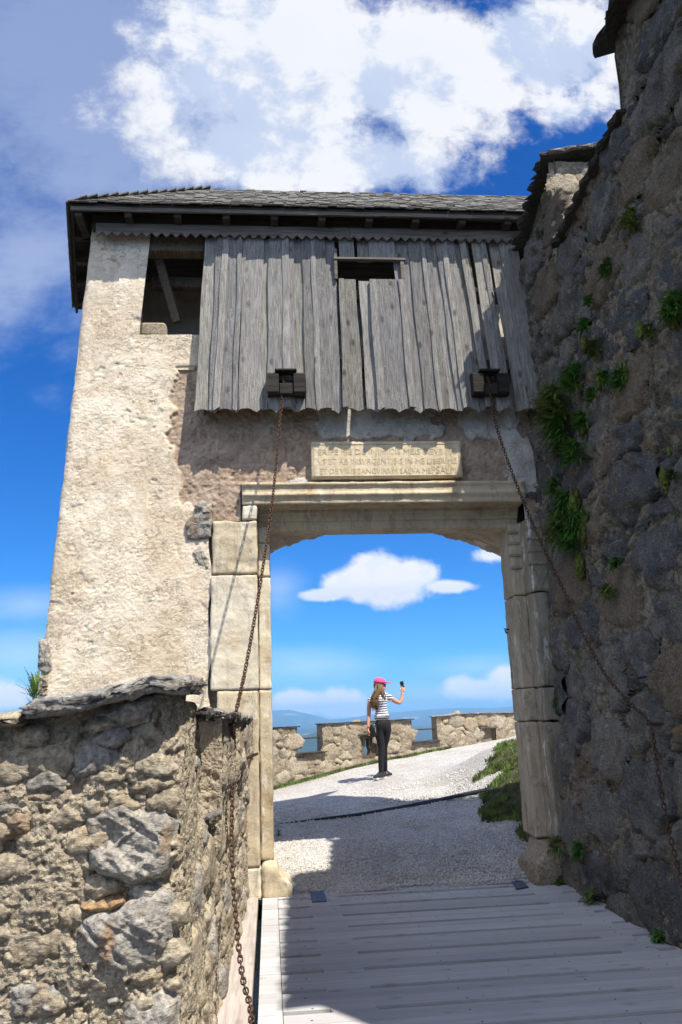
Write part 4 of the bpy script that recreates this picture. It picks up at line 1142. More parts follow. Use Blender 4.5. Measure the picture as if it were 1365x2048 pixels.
# cores
MB().box((-2.2, 3.32, -.6), (-.42, 3.92, 1.60)).build('wall_core', M['mortar_l'], LP)
MB().box((-.95, 4.62, -.6), (-.36, 7.98, 1.58)).build('wall_core', M['mortar_l'], LP)
MB().box((-.95, 3.9, -.6), (-.55, 4.7, 1.58)).build('wall_core', M['mortar_l'], LP)
rs = random.Random(77)
fmap = lambda u, v, h: np.stack([u, 3.2-h, v], -1)
def fp(pts, Y=3.17): return [(aY(x, y, Y).x, aY(x, y, Y).z) for x, y in pts][::-1]
for pp, mt, H_, st_ in (
    ([(20, 1540), (60, 1500), (130, 1488), (150, 1520), (130, 1555), (75, 1562), (30, 1560)], M['rock_warm'], .035, 0),
    ([(145, 1505), (190, 1485), (225, 1500), (230, 1530), (195, 1560), (150, 1558)], M['rock'], .04, 0),
    ([(175, 1640), (210, 1608), (250, 1602), (285, 1625), (330, 1600), (345, 1660), (345, 1720), (320, 1765), (270, 1780), (210, 1768), (172, 1740), (170, 1690)], M['rock'], .075, .25),
    ([(0, 1640), (40, 1615), (78, 1632), (75, 1660), (45, 1682), (0, 1672)], M['rock_orange'], .045, 0),
    ([(125, 1815), (180, 1800), (250, 1790), (258, 1805), (230, 1828), (170, 1832)], M['rock_orange'], .07, 0),
    ([(240, 1800), (290, 1782), (340, 1790), (352, 1830), (340, 1900), (300, 1945), (230, 1950), (190, 1920), (150, 1870), (175, 1840)], M['rock'], .065, .3),
    ([(262, 1955), (300, 1938), (330, 1948), (325, 1970), (285, 1982)], M['rock_orange'], .06, 0),
    ([(195, 1430), (260, 1395), (300, 1400), (290, 1440), (240, 1450)], M['rock'], .05, .2),
    ([(0, 1870), (50, 1850), (130, 1860), (120, 1920), (50, 1950), (0, 1945)], M['rock_warm'], .035, 0),
    ([(230, 2048), (250, 1995), (330, 1980), (360, 2010), (355, 2048), (350, 2100), (240, 2100)], M['rock'], .05, 0),
    ([(125, 1725), (140, 1720), (146, 1735), (132, 1742)], M['rock'], .03, 0),
    ([(0, 1970), (60, 1960), (120, 1990), (110, 2040), (20, 2048)], M['rock'], .045, .2),
    ([(30, 1580), (70, 1572), (110, 1590), (90, 1612), (40, 1606)], M['rock_warm'], .03, 0),
    ([(265, 1560), (320, 1545), (345, 1570), (310, 1598), (275, 1590)], M['rock_warm'], .04, 0),
    ([(30, 1750), (90, 1740), (120, 1780), (80, 1800), (35, 1790)], M['rock_warm'], .03, 0)):
    one_stone(fp(pp), fmap, H_*.95, rs, mt, LP, res=.0042, amp=.7 if st_ else .5, strat=st_*.7, jag=.05, edge=.018)
cells = rubble_cells(-.99, -.35, .3, 1.6, .014, .045, 60, 1.7, .004, rs, 1.5)
for c_ in cells:
    one_stone(c_, fmap, .035, rs, rs.choice([M['rock'], M['rock_warm'], M['rock_warm'], M['rock_warm'], M['rock_warm'], M['rock_warm'], M['rock']]), LP, res=.005, edge=.010, jag=.07)
smap = lambda u, v, h: np.stack([side_x(u, v)+h, u, v], -1)
cells = rubble_cells(3.4, 7.9, -.1, 1.5, .03, .14, 150, 1.2, .012, rs, 1.8)
for c_ in cells:
    if rs.random() < .35: continue
    one_stone(c_, smap, .045, rs, rs.choice([M['rock'], M['rock_warm'], M['rock_warm'], M['rock_warm'], M['rock'], M['rock_warm']]), LP, res=.010, edge=.018, jag=.07)
# front end of the second block
uu = np.linspace(0, 1, 70); XX, ZZ = np.meshgrid(-.62+.36*uu, .95+.66*uu)
P = np.stack([XX, XX*0+4.6, ZZ], -1)
link('mortar', grid_mesh('mortar', np.stack([XX, 4.585-.6*rough_mortar(P), ZZ], -1)), M['mortar_l'], LP)
# coping slabs
def big_slab(outl, z_fn, th_, mat, name='coping_slab', res=40, seed=1, y_layers=True):
    """outline polygon in plan (x,y); layered slate with ragged edge"""
    P_ = np.array(outl); n_ = 220
    L = np.linalg.norm(np.roll(P_, -1, 0)-P_, axis=1); s_ = np.r_[0, np.cumsum(L)]; tt = np.linspace(0, s_[-1], n_, endpoint=False)
    k_ = np.clip(np.searchsorted(s_, tt, 'right')-1, 0, len(P_)-1); B = P_[k_]+(np.roll(P_, -1, 0)[k_]-P_[k_])*((tt-s_[k_])/L[k_])[:, None]
    c_ = P_.mean(0); V = []; F = []
    lays = [(.4, 0), (.8, 0.0), (.97, .05), (1.0, .22), (.975, .3), (1.015, .42), (.985, .52), (1.01, .66), (.97, .74), (.985, .88), (.95, 1.0), (.8, 1.03), (.5, 1.05), (.2, 1.05)]
    for li, (sc_, hh) in enumerate(lays):
        j = fbm(np.c_[B*9, np.full(n_, li*.33+seed)], 1.0, 3, seed)*.020+fbm(np.c_[B*34, np.full(n_, li*.6+seed)], 1.0, 3, seed+4)*.010
        Q = c_+(B-c_)*sc_; nr = (B-c_)/np.linalg.norm(B-c_, axis=1)[:, None]; Q = Q+nr*j[:, None]
        z = np.array([z_fn(a, b) for a, b in Q])+th_*hh+.012*fbm(np.c_[Q*16, np.full(n_, li*.3)], 1, 4, 8)
        V.append(np.c_[Q, z])
    V = np.concatenate(V)
    for li in range(len(lays)-1):
        F += [(li*n_+i, li*n_+(i+1) % n_, (li+1)*n_+(i+1) % n_, (li+1)*n_+i) for i in range(n_)]
    F += [tuple(range(n_))[::-1], tuple(range((len(lays)-1)*n_, len(lays)*n_))]
    return MB().add(V, F).build(name, mat, LP, True)
big_slab([(-.90, 3.10), (-.60, 3.06), (-.36, 3.08), (-.30, 3.2), (-.29, 3.6), (-.33, 3.96), (-.7, 4.0), (-.92, 3.9)], lambda x, y: 1.625+(x+.9)*.10+.03*math.exp(-((x+.44)/.13)**2)+(y-3.1)*.03, .062, M['slate'], seed=3)
big_slab([(-2.2, 3.12), (-1.4, 3.10), (-.91, 3.12), (-.88, 3.5), (-.9, 3.95), (-2.2, 4.0)], lambda x, y: 1.605, .035, M['rock_warm'], seed=5)
big_slab([(-.60, 4.50), (-.33, 4.46), (-.215, 4.56), (-.20, 5.2), (-.20, 5.9), (-.6, 6.0)], lambda x, y: 1.605+.03*math.exp(-((x+.38)/.1)**2), .03, M['slate'], seed=8)
big_slab([(-.60, 5.98), (-.20, 5.9), (-.17, 6.8), (-.16, 7.9), (-.6, 7.92)], lambda x, y: 1.58, .03, M['slate'], seed=9)
big_slab([(-.335, 3.65), (-.27, 3.62), (-.24, 3.75), (-.27, 3.95), (-.34, 3.96)], lambda x, y: 1.60, .04, M['slate_dark'], seed=11)
# small flat stone set in the notch and iron pin
q = aY(418, 1637, 4.5)
slab((q.x-.05, 4.40, q.z-.01), (1, 0, .25), (0, .15, 0), .12, .022, M['slate'], LP, name='ledge_stone')
a_ = aY(476, 1524, 6.6); b_ = aY(510, 1510, 6.35)
MB().box((0, -.012, -.011), (.17, .012, .011), .002, Matrix.Translation(a_)@Matrix.Rotation(math.radians(-8), 4, 'Z')@Matrix.Rotation(math.radians(-20), 4, 'Y')).build('iron_pin', M['iron'], LP)
NL = aX(463, 1448, -.235)
MB().tube([(-.36, NL.y, NL.z+.0), (-.215, NL.y-.02, NL.z-.01)], .012, 8).build('iron_nail', M['iron'], LP)

# ================================================================== CHAINS
def link_mesh():
    ring = []; L2, W2, wr = .0235, .0115, .0046
    path = []
    for k_ in range(7): a_ = -PI/2+PI*k_/6; path.append((W2*math.cos(a_+PI/2-PI/2)*0+W2*math.cos(a_+0), (L2-W2)+W2*math.sin(a_+PI/2-PI/2)))
    path = [(W2*math.cos(PI*k_/5), (L2-W2)+W2*math.sin(PI*k_/5)) for k_ in range(6)]+[(-W2*math.cos(PI*k_/5), -(L2-W2)-W2*math.sin(PI*k_/5)) for k_ in range(6)]
    n_ = len(path); V = []; F = []
    for i, (x, y) in enumerate(path):
        c_ = Vector((x, y, 0)); tg = (Vector((*path[(i+1) % n_], 0))-Vector((*path[i-1], 0))).normalized(); nr = Vector((tg.y, -tg.x, 0))
        V += [c_+(nr*math.cos(2*PI*k_/6)+Vector((0, 0, 1))*math.sin(2*PI*k_/6))*wr for k_ in range(6)]
    for i in range(n_):
        F += [(i*6+k_, i*6+(k_+1) % 6, ((i+1) % n_)*6+(k_+1) % 6, ((i+1) % n_)*6+k_) for k_ in range(6)]
    me = mesh('link', V, F, True); me.materials.append(M['iron']); return me
LM = link_mesh()
def chain(name, label, pts):
    th_ = thing(name, label, 'chain', (0, 0, 0))
    pts = [Vector(p) for p in pts]
    # Catmull-Rom through the survey points
    fine = []
    for i in range(len(pts)-1):
        p0, p1, p2, p3 = pts[max(i-1, 0)], pts[i], pts[i+1], pts[min(i+2, len(pts)-1)]
        for k_ in range(24):
            s_ = k_/24; fine.append(.5*((2*p1)+(p2-p0)*s_+(2*p0-5*p1+4*p2-p3)*s_*s_+(3*p1-p0-3*p2+p3)*s_**3))
    fine.append(pts[-1]); pit = .0365; nxt = 0.0; run = 0.0; k_ = 0
    for a, b in zip(fine[:-1], fine[1:]):
        L = (b-a).length
        while nxt <= run+L:
            c_ = a+(b-a)*((nxt-run)/L); d_ = (b-a).normalized()
            R_ = d_.to_track_quat('Y', 'Z').to_matrix().to_4x4()@Matrix.Rotation((0.35 if k_ % 2 else PI/2+.35)+.15*math.sin(k_*1.7), 4, 'Y')
            o = link('link', LM, None, th_); o.matrix_local = Matrix.Translation(c_)@R_
            nxt += pit; k_ += 1
        run += L
    return th_
p0 = Vector(pul[0]); H_ = Vector((-.215, NL.y-.02, NL.z))
pts = [p0, Vector((aY(563, 815, p0.y-.03)))]
for x, y, k_ in ((555, 905, .16), (543, 1020, .33), (527, 1130, .50), (510, 1235, .66), (490, 1345, .83)):
    pts.append(aY(x, y, p0.y+(H_.y-p0.y)*k_))
pts.append(H_+Vector((0, 0, .012)))
for x, y, Y in ((458, 1500, 5.72), (460, 1600, 5.48), (464, 1700, 5.22), (471, 1820, 4.93), (485, 1950, 4.58), (503, 2035, 4.28)): pts.append(aY(x, y, Y))
for p_ in pts[7:]: p_.x = max(p_.x, -.245)
pts.append(Vector((-.10, 3.7, .05)))
chain('drawbridge_chain', 'rusty drawbridge chain hanging over the left parapet in the sun', pts)
p0 = Vector(pul[1]); H_ = Vector((NR.x-.02, NR.y, NR.z+.015))
pts = [p0]
for x, y, k_ in ((990, 840, .05), (1012, 910, .14), (1040, 985, .25), (1080, 1080, .38), (1125, 1175, .52), (1165, 1265, .66), (1212, 1350, .79), (1262, 1408, .90)):
    pts.append(aY(x, y, p0.y+(H_.y-p0.y)*k_))
for i_, p_ in enumerate(pts): p_.x = min(p_.x, 2.90 if i_ < 5 else 2.80)
pts.append(H_)
for x, y in ((1313, 1520), (1328, 1610), (1345, 1690), (1362, 1755), (1385, 1830)): pts.append(aX(x, y, 2.665))
chain('drawbridge_chain', 'dark drawbridge chain running down to a nail in the shaded curtain wall', pts)

# ================================================================== FAR BATTLEMENT WALL
FW = thing('battlement_wall', 'low sunlit rubble battlement wall with slate topped merlons behind the woman', 'wall', (0, 0, 0))
# plan curve through survey points
PA = [(-3.5, 12.4), (-1.2, 14.2), (.07, 15.0), (2.3, 16.3), (5.3, 17.8), (9.0, 19.3), (13, 20.5)]
PA = [Vector(p) for p in PA]; dens = []
for i in range(len(PA)-1):
    p0, p1, p2, p3 = PA[max(i-1, 0)], PA[i], PA[i+1], PA[min(i+2, len(PA)-1)]
    for k_ in range(40):
        s_ = k_/40; dens.append(.5*((2*p1)+(p2-p0)*s_+(2*p0-5*p1+4*p2-p3)*s_*s_+(3*p1-p0-3*p2+p3)*s_**3))
dens.append(PA[-1]); DN = np.array([[p.x, p.y] for p in dens]); SL = np.r_[0, np.cumsum(np.linalg.norm(np.diff(DN, axis=0), axis=1))]
def fpos(s): return np.stack([np.interp(s, SL, DN[:, 0]), np.interp(s, SL, DN[:, 1])], -1)
def fnor(s):
    a, b = fpos(np.asarray(s)-.05), fpos(np.asarray(s)+.05); d_ = b-a; d_ = d_/np.linalg.norm(d_, axis=-1, keepdims=True)
    return np.stack([d_[..., 1], -d_[..., 0]], -1)          # towards the path
def fmapw(s, z, h): q_ = fpos(s)+fnor(s)*np.asarray(h)[..., None]; return np.concatenate([q_, np.asarray(z)[..., None]], -1)
def s_at(x, y=1470):          # arclength where a sight line crosses the wall
    r_ = ray(x, y); k_ = np.argmin(np.abs(DN[:, 0]*r_.y-DN[:, 1]*r_.x)/np.hypot(*DN.T)); 
    return SL[k_]
def z_px(x, y): s_ = s_at(x, y); p_ = fpos(np.array(s_)); r_ = ray(x, y); return EYE+r_.z*float(p_[1])/r_.y
TH = .17
S_ = {x: s_at(x) for x in (545, 593, 642, 720, 757, 825, 878, 965, 990, 1035)}
ctrl = [(545, 1456), (593, 1455), (642, 1449), (720, 1446), (825, 1440), (878, 1434), (940, 1427), (1035, 1427)]
cs = [s_at(x) for x, y in ctrl]; cz = [z_px(x, y) for x, y in ctrl]
def ftop(s): return np.interp(s, cs, cz)
sill1, sill2 = z_px(617, 1507), z_px(851, 1483)
segs = [(0, S_[593], None), (S_[593], S_[642], sill1), (S_[642], S_[825], None), (S_[825], S_[878], sill2), (S_[878], SL[-1], None)]
nic = [(S_[720], S_[757], z_px(738, 1518), z_px(738, 1470)), (S_[965], S_[990], z_px(977, 1498), z_px(977, 1457))]
for s0, s1, sill in segs:
    ns = max(3, int((s1-s0)/.03)); nz_ = 60
    ss_ = np.linspace(s0, s1, ns); top = np.full(ns, sill) if sill else ftop(ss_)
    SS = np.repeat(ss_[None], nz_, 0); ZZ = .05+(top[None]-.05)*np.linspace(0, 1, nz_)[:, None]
    P = np.stack([SS, ZZ, ZZ*0], -1); dd = .03*fbm(P, 5, 4, 3)+.012*fbm(P, 20, 3, 5)
    keep = np.ones((nz_-1, ns-1), bool)
    cS = (SS[:-1, :-1]+SS[1:, 1:])/2; cZ = (ZZ[:-1, :-1]+ZZ[1:, 1:])/2
    for n0, n1, z0, z1 in nic: keep &= ~((cS > n0) & (cS < n1) & (cZ > z0) & (cZ < z1))
    link('mortar', grid_mesh('mortar', fmapw(SS, ZZ, dd), keep=keep), M['mortar_f'], FW)
    # back and top and cheeks
    b_ = MB(); n_ = 12; sx_ = np.linspace(s0, s1, n_); tp = np.full(n_, sill) if sill else ftop(sx_)
    F0 = fmapw(sx_, tp, np.zeros(n_)); B0 = fmapw(sx_, tp, np.full(n_, -TH)); BB = fmapw(sx_, np.full(n_, -2.5), np.full(n_, -TH)); FB = fmapw(sx_, np.full(n_, .2), np.zeros(n_))
    V = np.concatenate([F0, B0]); b_.add(V, [(i, i+1, n_+i+1, n_+i) for i in range(n_-1)])
    # back face, split round the keyhole
    if not (s0 < nic[0][0] < s1) and not (s0 < nic[1][0] < s1): b_.add(np.concatenate([B0, BB]), [(i, i+1, n_+i+1, n_+i) for i in range(n_-1)])
    else:
        cuts = [s0]+[q_ for nn in nic if s0 < nn[0] < s1 for q_ in (nn[0], nn[1])]+[s1]
        for a, b in zip(cuts[:-1], cuts[1:]):
            hol = [nn for nn in nic if abs(nn[0]-a) < 1e-6]
            for (za0, za1) in ([(-2.5, hol[0][2]), (hol[0][3], None)] if hol else [(-2.5, None)]):
                q_ = []
                for s_, f_ in ((a, 0), (b, 0), (b, 1), (a, 1)):
                    z_ = za0 if not f_ else (za1 if za1 is not None else float(ftop(s_))); q_.append(fmapw(np.array(s_), np.array(z_), np.array(-TH)))
                b_.add(q_, [(0, 1, 2, 3)])
    for i in (0, n_-1): b_.add([F0[i], B0[i], BB[i], FB[i]], [(0, 1, 2, 3)])
    b_.build('wall_core', M['mortar_f'], FW)
# niches
for (n0, n1, z0, z1), key in zip(nic, (True, False)):
    b_ = MB(); c0 = [fmapw(np.array(n0), np.array(z), np.array(h)) for z, h in ((z0, .0), (z1, .0), (z1, -TH*.98), (z0, -TH*.98))]; c1 = [fmapw(np.array(n1), np.array(z), np.array(h)) for z, h in ((z0, .0), (z1, .0), (z1, -TH*.98), (z0, -TH*.98))]
    b_.add(c0+c1, [(0, 1, 2, 3), (4, 7, 6, 5), (1, 5, 6, 2), (0, 3, 7, 4)])
    b_.build('loophole_reveal', M['mortar_f'], FW)
    b2 = MB(); hm = -TH*.55
    if key:
        W = n1-n0; H2 = z1-z0; cx_ = (n0+n1)/2
        hole = []
        for a_ in np.linspace(-65, 245, 24): hole.append((cx_+W*.20*math.cos(math.radians(a_-90+90-90))*1.0, z0+H2*.30+W*.22*math.sin(math.radians(a_-90))))
        # keyhole: round foot, narrow slot above
        circ = [(cx_+W*.17*math.cos(a_), z0+H2*.32+W*.24*math.sin(a_)) for a_ in np.linspace(PI*.70, PI*2.30, 22)]
        hole = circ+[(cx_+W*.10, z0+H2*.60), (cx_+W*.085, z1-H2*.16), (cx_-W*.085, z1-H2*.16), (cx_-W*.10, z0+H2*.60)]
        outer = []
        for (x, z) in hole:
            dx, dz_ = x-cx_, z-(z0+z1)/2; k_ = min((W*.52)/max(abs(dx), 1e-6), (H2*.52)/max(abs(dz_), 1e-6)); outer.append((cx_+dx*k_, (z0+z1)/2+dz_*k_))
        n_ = len(hole); f3 = lambda L: [fmapw(np.array(x), np.array(z), np.array(hm)) for x, z in L]; f4 = lambda L: [fmapw(np.array(x), np.array(z), np.array(hm-.1)) for x, z in L]
        b2.add(f3(hole)+f3(outer)+f4(hole), [(i, (i+1) % n_, n_+(i+1) % n_, n_+i) for i in range(n_)]+[(i, 2*n_+i, 2*n_+(i+1) % n_, (i+1) % n_) for i in range(n_)])
        b2.build('keyhole_stone', M['rock_dark2'], FW)
    else:
        b2.add([fmapw(np.array(s_), np.array(z), np.array(hm)) for s_, z in ((n0, z0), (n1, z0), (n1, z1), (n0, z1))], [(0, 1, 2, 3)]).build('niche_back', M['mortar_f'], FW)
    q_ = fpos(np.array(n0-.05)); q2 = fpos(np.array(n1+.05)); dv = Vector((q2[0]-q_[0], q2[1]-q_[1], 0)); nv = fnor(np.array(n0))
    slab((q_[0]-nv[0]*.0+nv[0]*.04, q_[1]+nv[1]*.04, z1-.0), dv, (-nv[0]*.4, -nv[1]*.4, 0), dv.length, .035, M['rock_dark2'], FW, name='niche_lintel')
def fok(s, z):
    for s0, s1, sill in segs:
        if s0-.02 <= s <= s1+.02:
            if z > (sill if sill else float(ftop(s)))-.05: return False
    for n0, n1, z0, z1 in nic:
        if n0-.09 < s < n1+.09 and z0-.07 < z < z1+.07: return False
    return True
rs = random.Random(90)
sA = s_at(545)-.6; sB = s_at(1045)+.3
cells = rubble_cells(sA, sB, .15, 1.6, .05, .17, 620, 1.5, .006, rs, 2.6, fok)
rubble(FW, cells, fmapw, .03, [M['rock_buff'], M['rock_buff'], M['rock_buff'], M['rock_warm']], rs, 300, res=.02, amp=.6, edge=.02, jag=.1, sink=.5)
# coping slates on merlons, sills, bars
def run_slabs(s0, s1, zf, mat, name, over=.04, th_=.02):
    s_ = s0-.03
    while s_ < s1:
        ln = min(rs.uniform(.5, .8), s1+.04-s_)
        if ln < .08: break
        a = fpos(np.array(s_)); b = fpos(np.array(s_+ln)); nv = fnor(np.array(s_)); za, zb = zf(s_), zf(s_+ln)
        slab((a[0]+nv[0]*over, a[1]+nv[1]*over, za+rs.uniform(-.006, .008)), (b[0]-a[0], b[1]-a[1], zb-za), (-nv[0]*(TH+.08), -nv[1]*(TH+.08), 0), ln*1.01, th_, mat, FW, name=name)
        s_ += ln
run_slabs(s_at(545)-1.5, S_[593], lambda s: float(ftop(s)), M['slate_dark'], 'coping_slab')
run_slabs(S_[642], S_[825], lambda s: float(ftop(s)), M['slate_dark'], 'coping_slab')
run_slabs(S_[878], SL[-1]-.5, lambda s: float(ftop(s)), M['slate'], 'coping_slab')
run_slabs(S_[593], S_[642], lambda s: sill1, M['slate_dark'], 'sill_slab', .09)
run_slabs(S_[825], S_[878], lambda s: sill2, M['slate_dark'], 'sill_slab', .09)
for sa, sb, yy in ((593, 642, 1478), (825, 878, 1460)):
    a = fmapw(np.array(S_[sa]-.12), np.array(z_px(sa, yy)), np.array(-.1)); b = fmapw(np.array(S_[sb]+.12), np.array(z_px(sb, yy-3)), np.array(-.1))
    MB().tube([a, b], .014, 6).build('iron_bar', M['iron'], FW)

# ================================================================== HOSE
hp = []
for x, y in ((560, 1646), (640, 1640), (720, 1631), (800, 1617), (880, 1601), (940, 1588), (985, 1579)):
    lo, hi = 9.0, 14.0
    for _ in range(30):
        mid = (lo+hi)/2; p_ = aY(x, y, mid)
        if p_.z > float(path_z(p_.x, p_.y)): lo = mid
        else: hi = mid
    hp.append(aY(x, y, lo)+Vector((0, 0, .012)))
M['rubber'] = m_plain('black_rubber', (.022, .024, .035), .45, var=.2)
hp[0] -= Vector((0, 0, .02)); hb = MB().tube(hp, [.006, .014, .022, .022, .022, .022, .022], 8); hb.tube([p_+Vector((0, -.05, -.002)) for p_ in hp[3:]], [.004, .018, .018, .018], 8)
tag(hb.build('drain_hose', M['rubber'], None, True), 'dark double drain hose lying across the shaded gravel inside the gate', 'hose')

# ================================================================== PERSON
def on_path(x, y):
    lo, hi = 9.0, 18.0
    for _ in range(40):
        mid = (lo+hi)/2; p_ = aY(x, y, mid)
        if p_.z > float(path_z(p_.x, p_.y)): lo = mid
        else: hi = mid
    return aY(x, y, lo)
foot = on_path(769, 1557)
K = (aY(772, 1355, foot.y).z-foot.z)/1.585
def Pw(x, y, z): return (x*K, y*K, z*K)
skin = m_plain('skin', (.52, .27, .17), .55, var=.08); hairm = m_wood('hair', [(.16, .10, .055), (.20, .13, .07)], 2, 90, .002, False)
denim = m_plain('black_leggings', (.012, .012, .014), .8, var=.2); pink = m_plain('pink_cloth', (.80, .085, .22), .8, var=.1)
def stripes():
    m, t, b = material('striped_jersey'); sp = t.add('ShaderNodeSeparateXYZ'); t.put(sp.inputs[0], pos(t))
    z_ = t.m('ADD', sp.outputs[2], t.m('MULTIPLY', t.noise(pos(t), 7, 2), .03))
    k_ = t.m('FRACT', t.m('MULTIPLY', z_, 26)); s_ = t.step(k_, .52, .60)
    t.put(b.inputs['Base Color'], t.mix(s_, (.72, .72, .74), (.022, .022, .06))); return m
jersey = stripes(); black = m_plain('black_plastic', (.015, .015, .017), .4, var=.1); shoe = m_plain('dark_trainers', (.03, .03, .035), .8); sole = m_plain('white_sole', (.6, .6, .58), .8)
person = thing('person', 'woman in pink cap, striped tee and black leggings on the white path, arm raised', 'person', foot)
def skinned(name, verts, edges, radii, mat, parent, root=0, sub=2, scale=None):
    me = bpy.data.meshes.new(name); me.from_pydata([Pw(*v) for v in verts], edges, [])
    o = bpy.data.objects.new(name, me); COL.objects.link(o)
    sk = o.modifiers.new('s', 'SKIN'); sk.use_smooth_shade = True
    for i, r_ in enumerate(radii):
        rr = r_ if isinstance(r_, tuple) else (r_, r_); me.skin_vertices[0].data[i].radius = (rr[0]*K, rr[1]*K); me.skin_vertices[0].data[i].use_root = (i == root)
    sb = o.modifiers.new('d', 'SUBSURF'); sb.levels = sub; sb.render_levels = sub
    bpy.context.view_layer.update()
    m2 = bpy.data.meshes.new_from_object(o.evaluated_get(bpy.context.evaluated_depsgraph_get())); bpy.data.objects.remove(o)
    m2.materials.clear(); m2.shade_smooth(); m2.name = name
    return link(name, m2, mat, parent)
BV = [(.015, .02, .86), (.01, .02, .95), (.01, .02, 1.06), (.0, .015, 1.17), (-.01, .02, 1.27), (.0, .03, 1.34), (.005, .045, 1.40), (.01, .06, 1.47), (.015, .07, 1.53),      # 0-8 pelvis .. crown
      (-.085, .02, 1.285), (-.165, .015, 1.25), (-.195, .01, 1.12), (-.205, .0, 1.02), (-.222, -.03, .90), (-.232, -.06, .79),              # 9-14 left arm
      (.08, .02, 1.285), (.15, .03, 1.265), (.24, .05, 1.205), (.325, .07, 1.165), (.365, .09, 1.24), (.392, .11, 1.325),        # 15-20 right arm
      (-.045, .01, .80), (-.04, .0, .64), (-.018, .0, .47), (-.035, -.01, .33), (-.05, -.02, .10),                                # 21-25 left leg
      (.075, .03, .80), (.06, .05, .64), (.03, .09, .48), (.035, .14, .33), (.045, .20, .13),                                # 26-30 right leg
      (-.075, -.05, .045), (-.12, -.10, .03), (.06, .17, .06), (.09, .25, .04)]                                                          # 31-34 feet
BE = [(0, 1), (1, 2), (2, 3), (3, 4), (4, 5), (5, 6), (6, 7), (7, 8), (4, 9), (9, 10), (10, 11), (11, 12), (12, 13), (13, 14), (4, 15), (15, 16), (16, 17), (17, 18), (18, 19), (19, 20),
      (0, 21), (21, 22), (22, 23), (23, 24), (24, 25), (0, 26), (26, 27), (27, 28), (28, 29), (29, 30), (25, 31), (31, 32), (30, 33), (33, 34)]
BR = [(.07, .06), (.075, .06), (.075, .06), (.09, .07), (.08, .065), .043, .048, (.078, .09), (.066, .075), .055, .048, .040, .036, .031, .022,
      .055, .047, .042, .036, .031, .021, .055, .050, .040, .038, .027, .055, .050, .040, .038, .028, .018, .012, .018, .012]
skinned('body', BV, BE, BR, skin, person)
# shirt and leggings follow the same skeleton, slightly fuller
sv = [(.015, .02, .885), (.01, .02, .96), (.01, .02, 1.06), (.0, .015, 1.17), (-.01, .02, 1.27), (-.005, .028, 1.315), (-.085, .02, 1.285), (-.165, .015, 1.245), (-.188, .012, 1.165), (.08, .02, 1.285), (.15, .03, 1.262), (.205, .042, 1.222)]
skinned('striped_shirt', sv, [(0, 1), (1, 2), (2, 3), (3, 4), (4, 5), (4, 6), (6, 7), (7, 8), (4, 9), (9, 10), (10, 11)], [(.135, .11), (.13, .105), (.113, .093), (.127, .102), (.108, .088), .055, .064, .060, .052, .064, .062, .056], jersey, person, 2)
lv = [(.012, .02, .95), (.015, .015, .86), (-.048, .01, .76), (-.04, .0, .64), (-.018, .0, .47), (-.035, -.01, .33), (-.05, -.02, .06), (.078, .03, .76), (.06, .05, .64), (.03, .09, .48), (.035, .14, .33), (.045, .20, .08)]
skinned('leggings', lv, [(0, 1), (1, 2), (2, 3), (3, 4), (4, 5), (5, 6), (1, 7), (7, 8), (8, 9), (9, 10), (10, 11)], [(.125, .105), (.145, .13), (.098, .10), (.080, .08), (.060, .06), (.057, .057), .042, (.098, .10), (.080, .08), (.060, .06), (.057, .057), .042], denim, person, 1)
# hands: palm and five bent fingers
def hand(org, up_, side, nrm, grip, mir=1):
    org = Vector(org); up_ = Vector(up_).normalized(); side = Vector(side).normalized(); nrm = Vector(nrm).normalized()
    V = [org-up_*.02, org+up_*.035]; E_ = [(0, 1)]; R_ = [.020, .026]
    for i, (off, L) in enumerate(((-.027, .062), (-.009, .072), (.009, .067), (.026, .052))):
        b0 = org+up_*.055+side*off; c1 = b0+up_*L*.38+nrm*L*.18*grip; c2 = c1+up_*L*.16+nrm*L*.42*grip; c3 = c2+nrm*L*.22*grip-up_*L*.25*grip
        k_ = len(V); V += [b0, c1, c2, c3]; E_ += [(1, k_), (k_, k_+1), (k_+1, k_+2), (k_+2, k_+3)]; R_ += [.011, .0095, .0085, .0075]
    b0 = org+up_*.01+side*-.03*mir; k_ = len(V); V += [b0, b0+up_*.025-side*.02*mir+nrm*.015, b0+up_*.05-side*.012*mir+nrm*.03]; E_ += [(0, k_), (k_, k_+1), (k_+1, k_+2)]; R_ += [.013, .011, .009]
    return skinned('hand', [tuple(v) for v in V], E_, R_, skin, person, 0, 1)
hand((.396, .113, 1.345), (.12, .05, 1), (1, .3, -.1), (-.2, .9, .1), 1.0)
hand((-.235, -.065, .765), (-.05, -.12, -1), (.1, 1, 0), (1, 0, 0), .6)
def blob(name, c_, r_, mat, parent, fn=None, nu=24, nv=16, smooth=True):
    V = []; F = []
    for j in range(nv+1):
        for i in range(nu):
            th_ = PI*j/nv; ph = 2*PI*i/nu; x, y, z = math.sin(th_)*math.cos(ph), math.sin(th_)*math.sin(ph), math.cos(th_)
            q_ = (x*r_[0], y*r_[1], z*r_[2]); q_ = fn(*q_) if fn else q_; V.append(Pw(c_[0]+q_[0], c_[1]+q_[1], c_[2]+q_[2]))
    for j in range(nv):
        for i in range(nu): F.append((j*nu+i, (j+1)*nu+i, (j+1)*nu+(i+1) % nu, j*nu+(i+1) % nu))
    return MB().add(V, F).build(name, mat, parent, smooth)
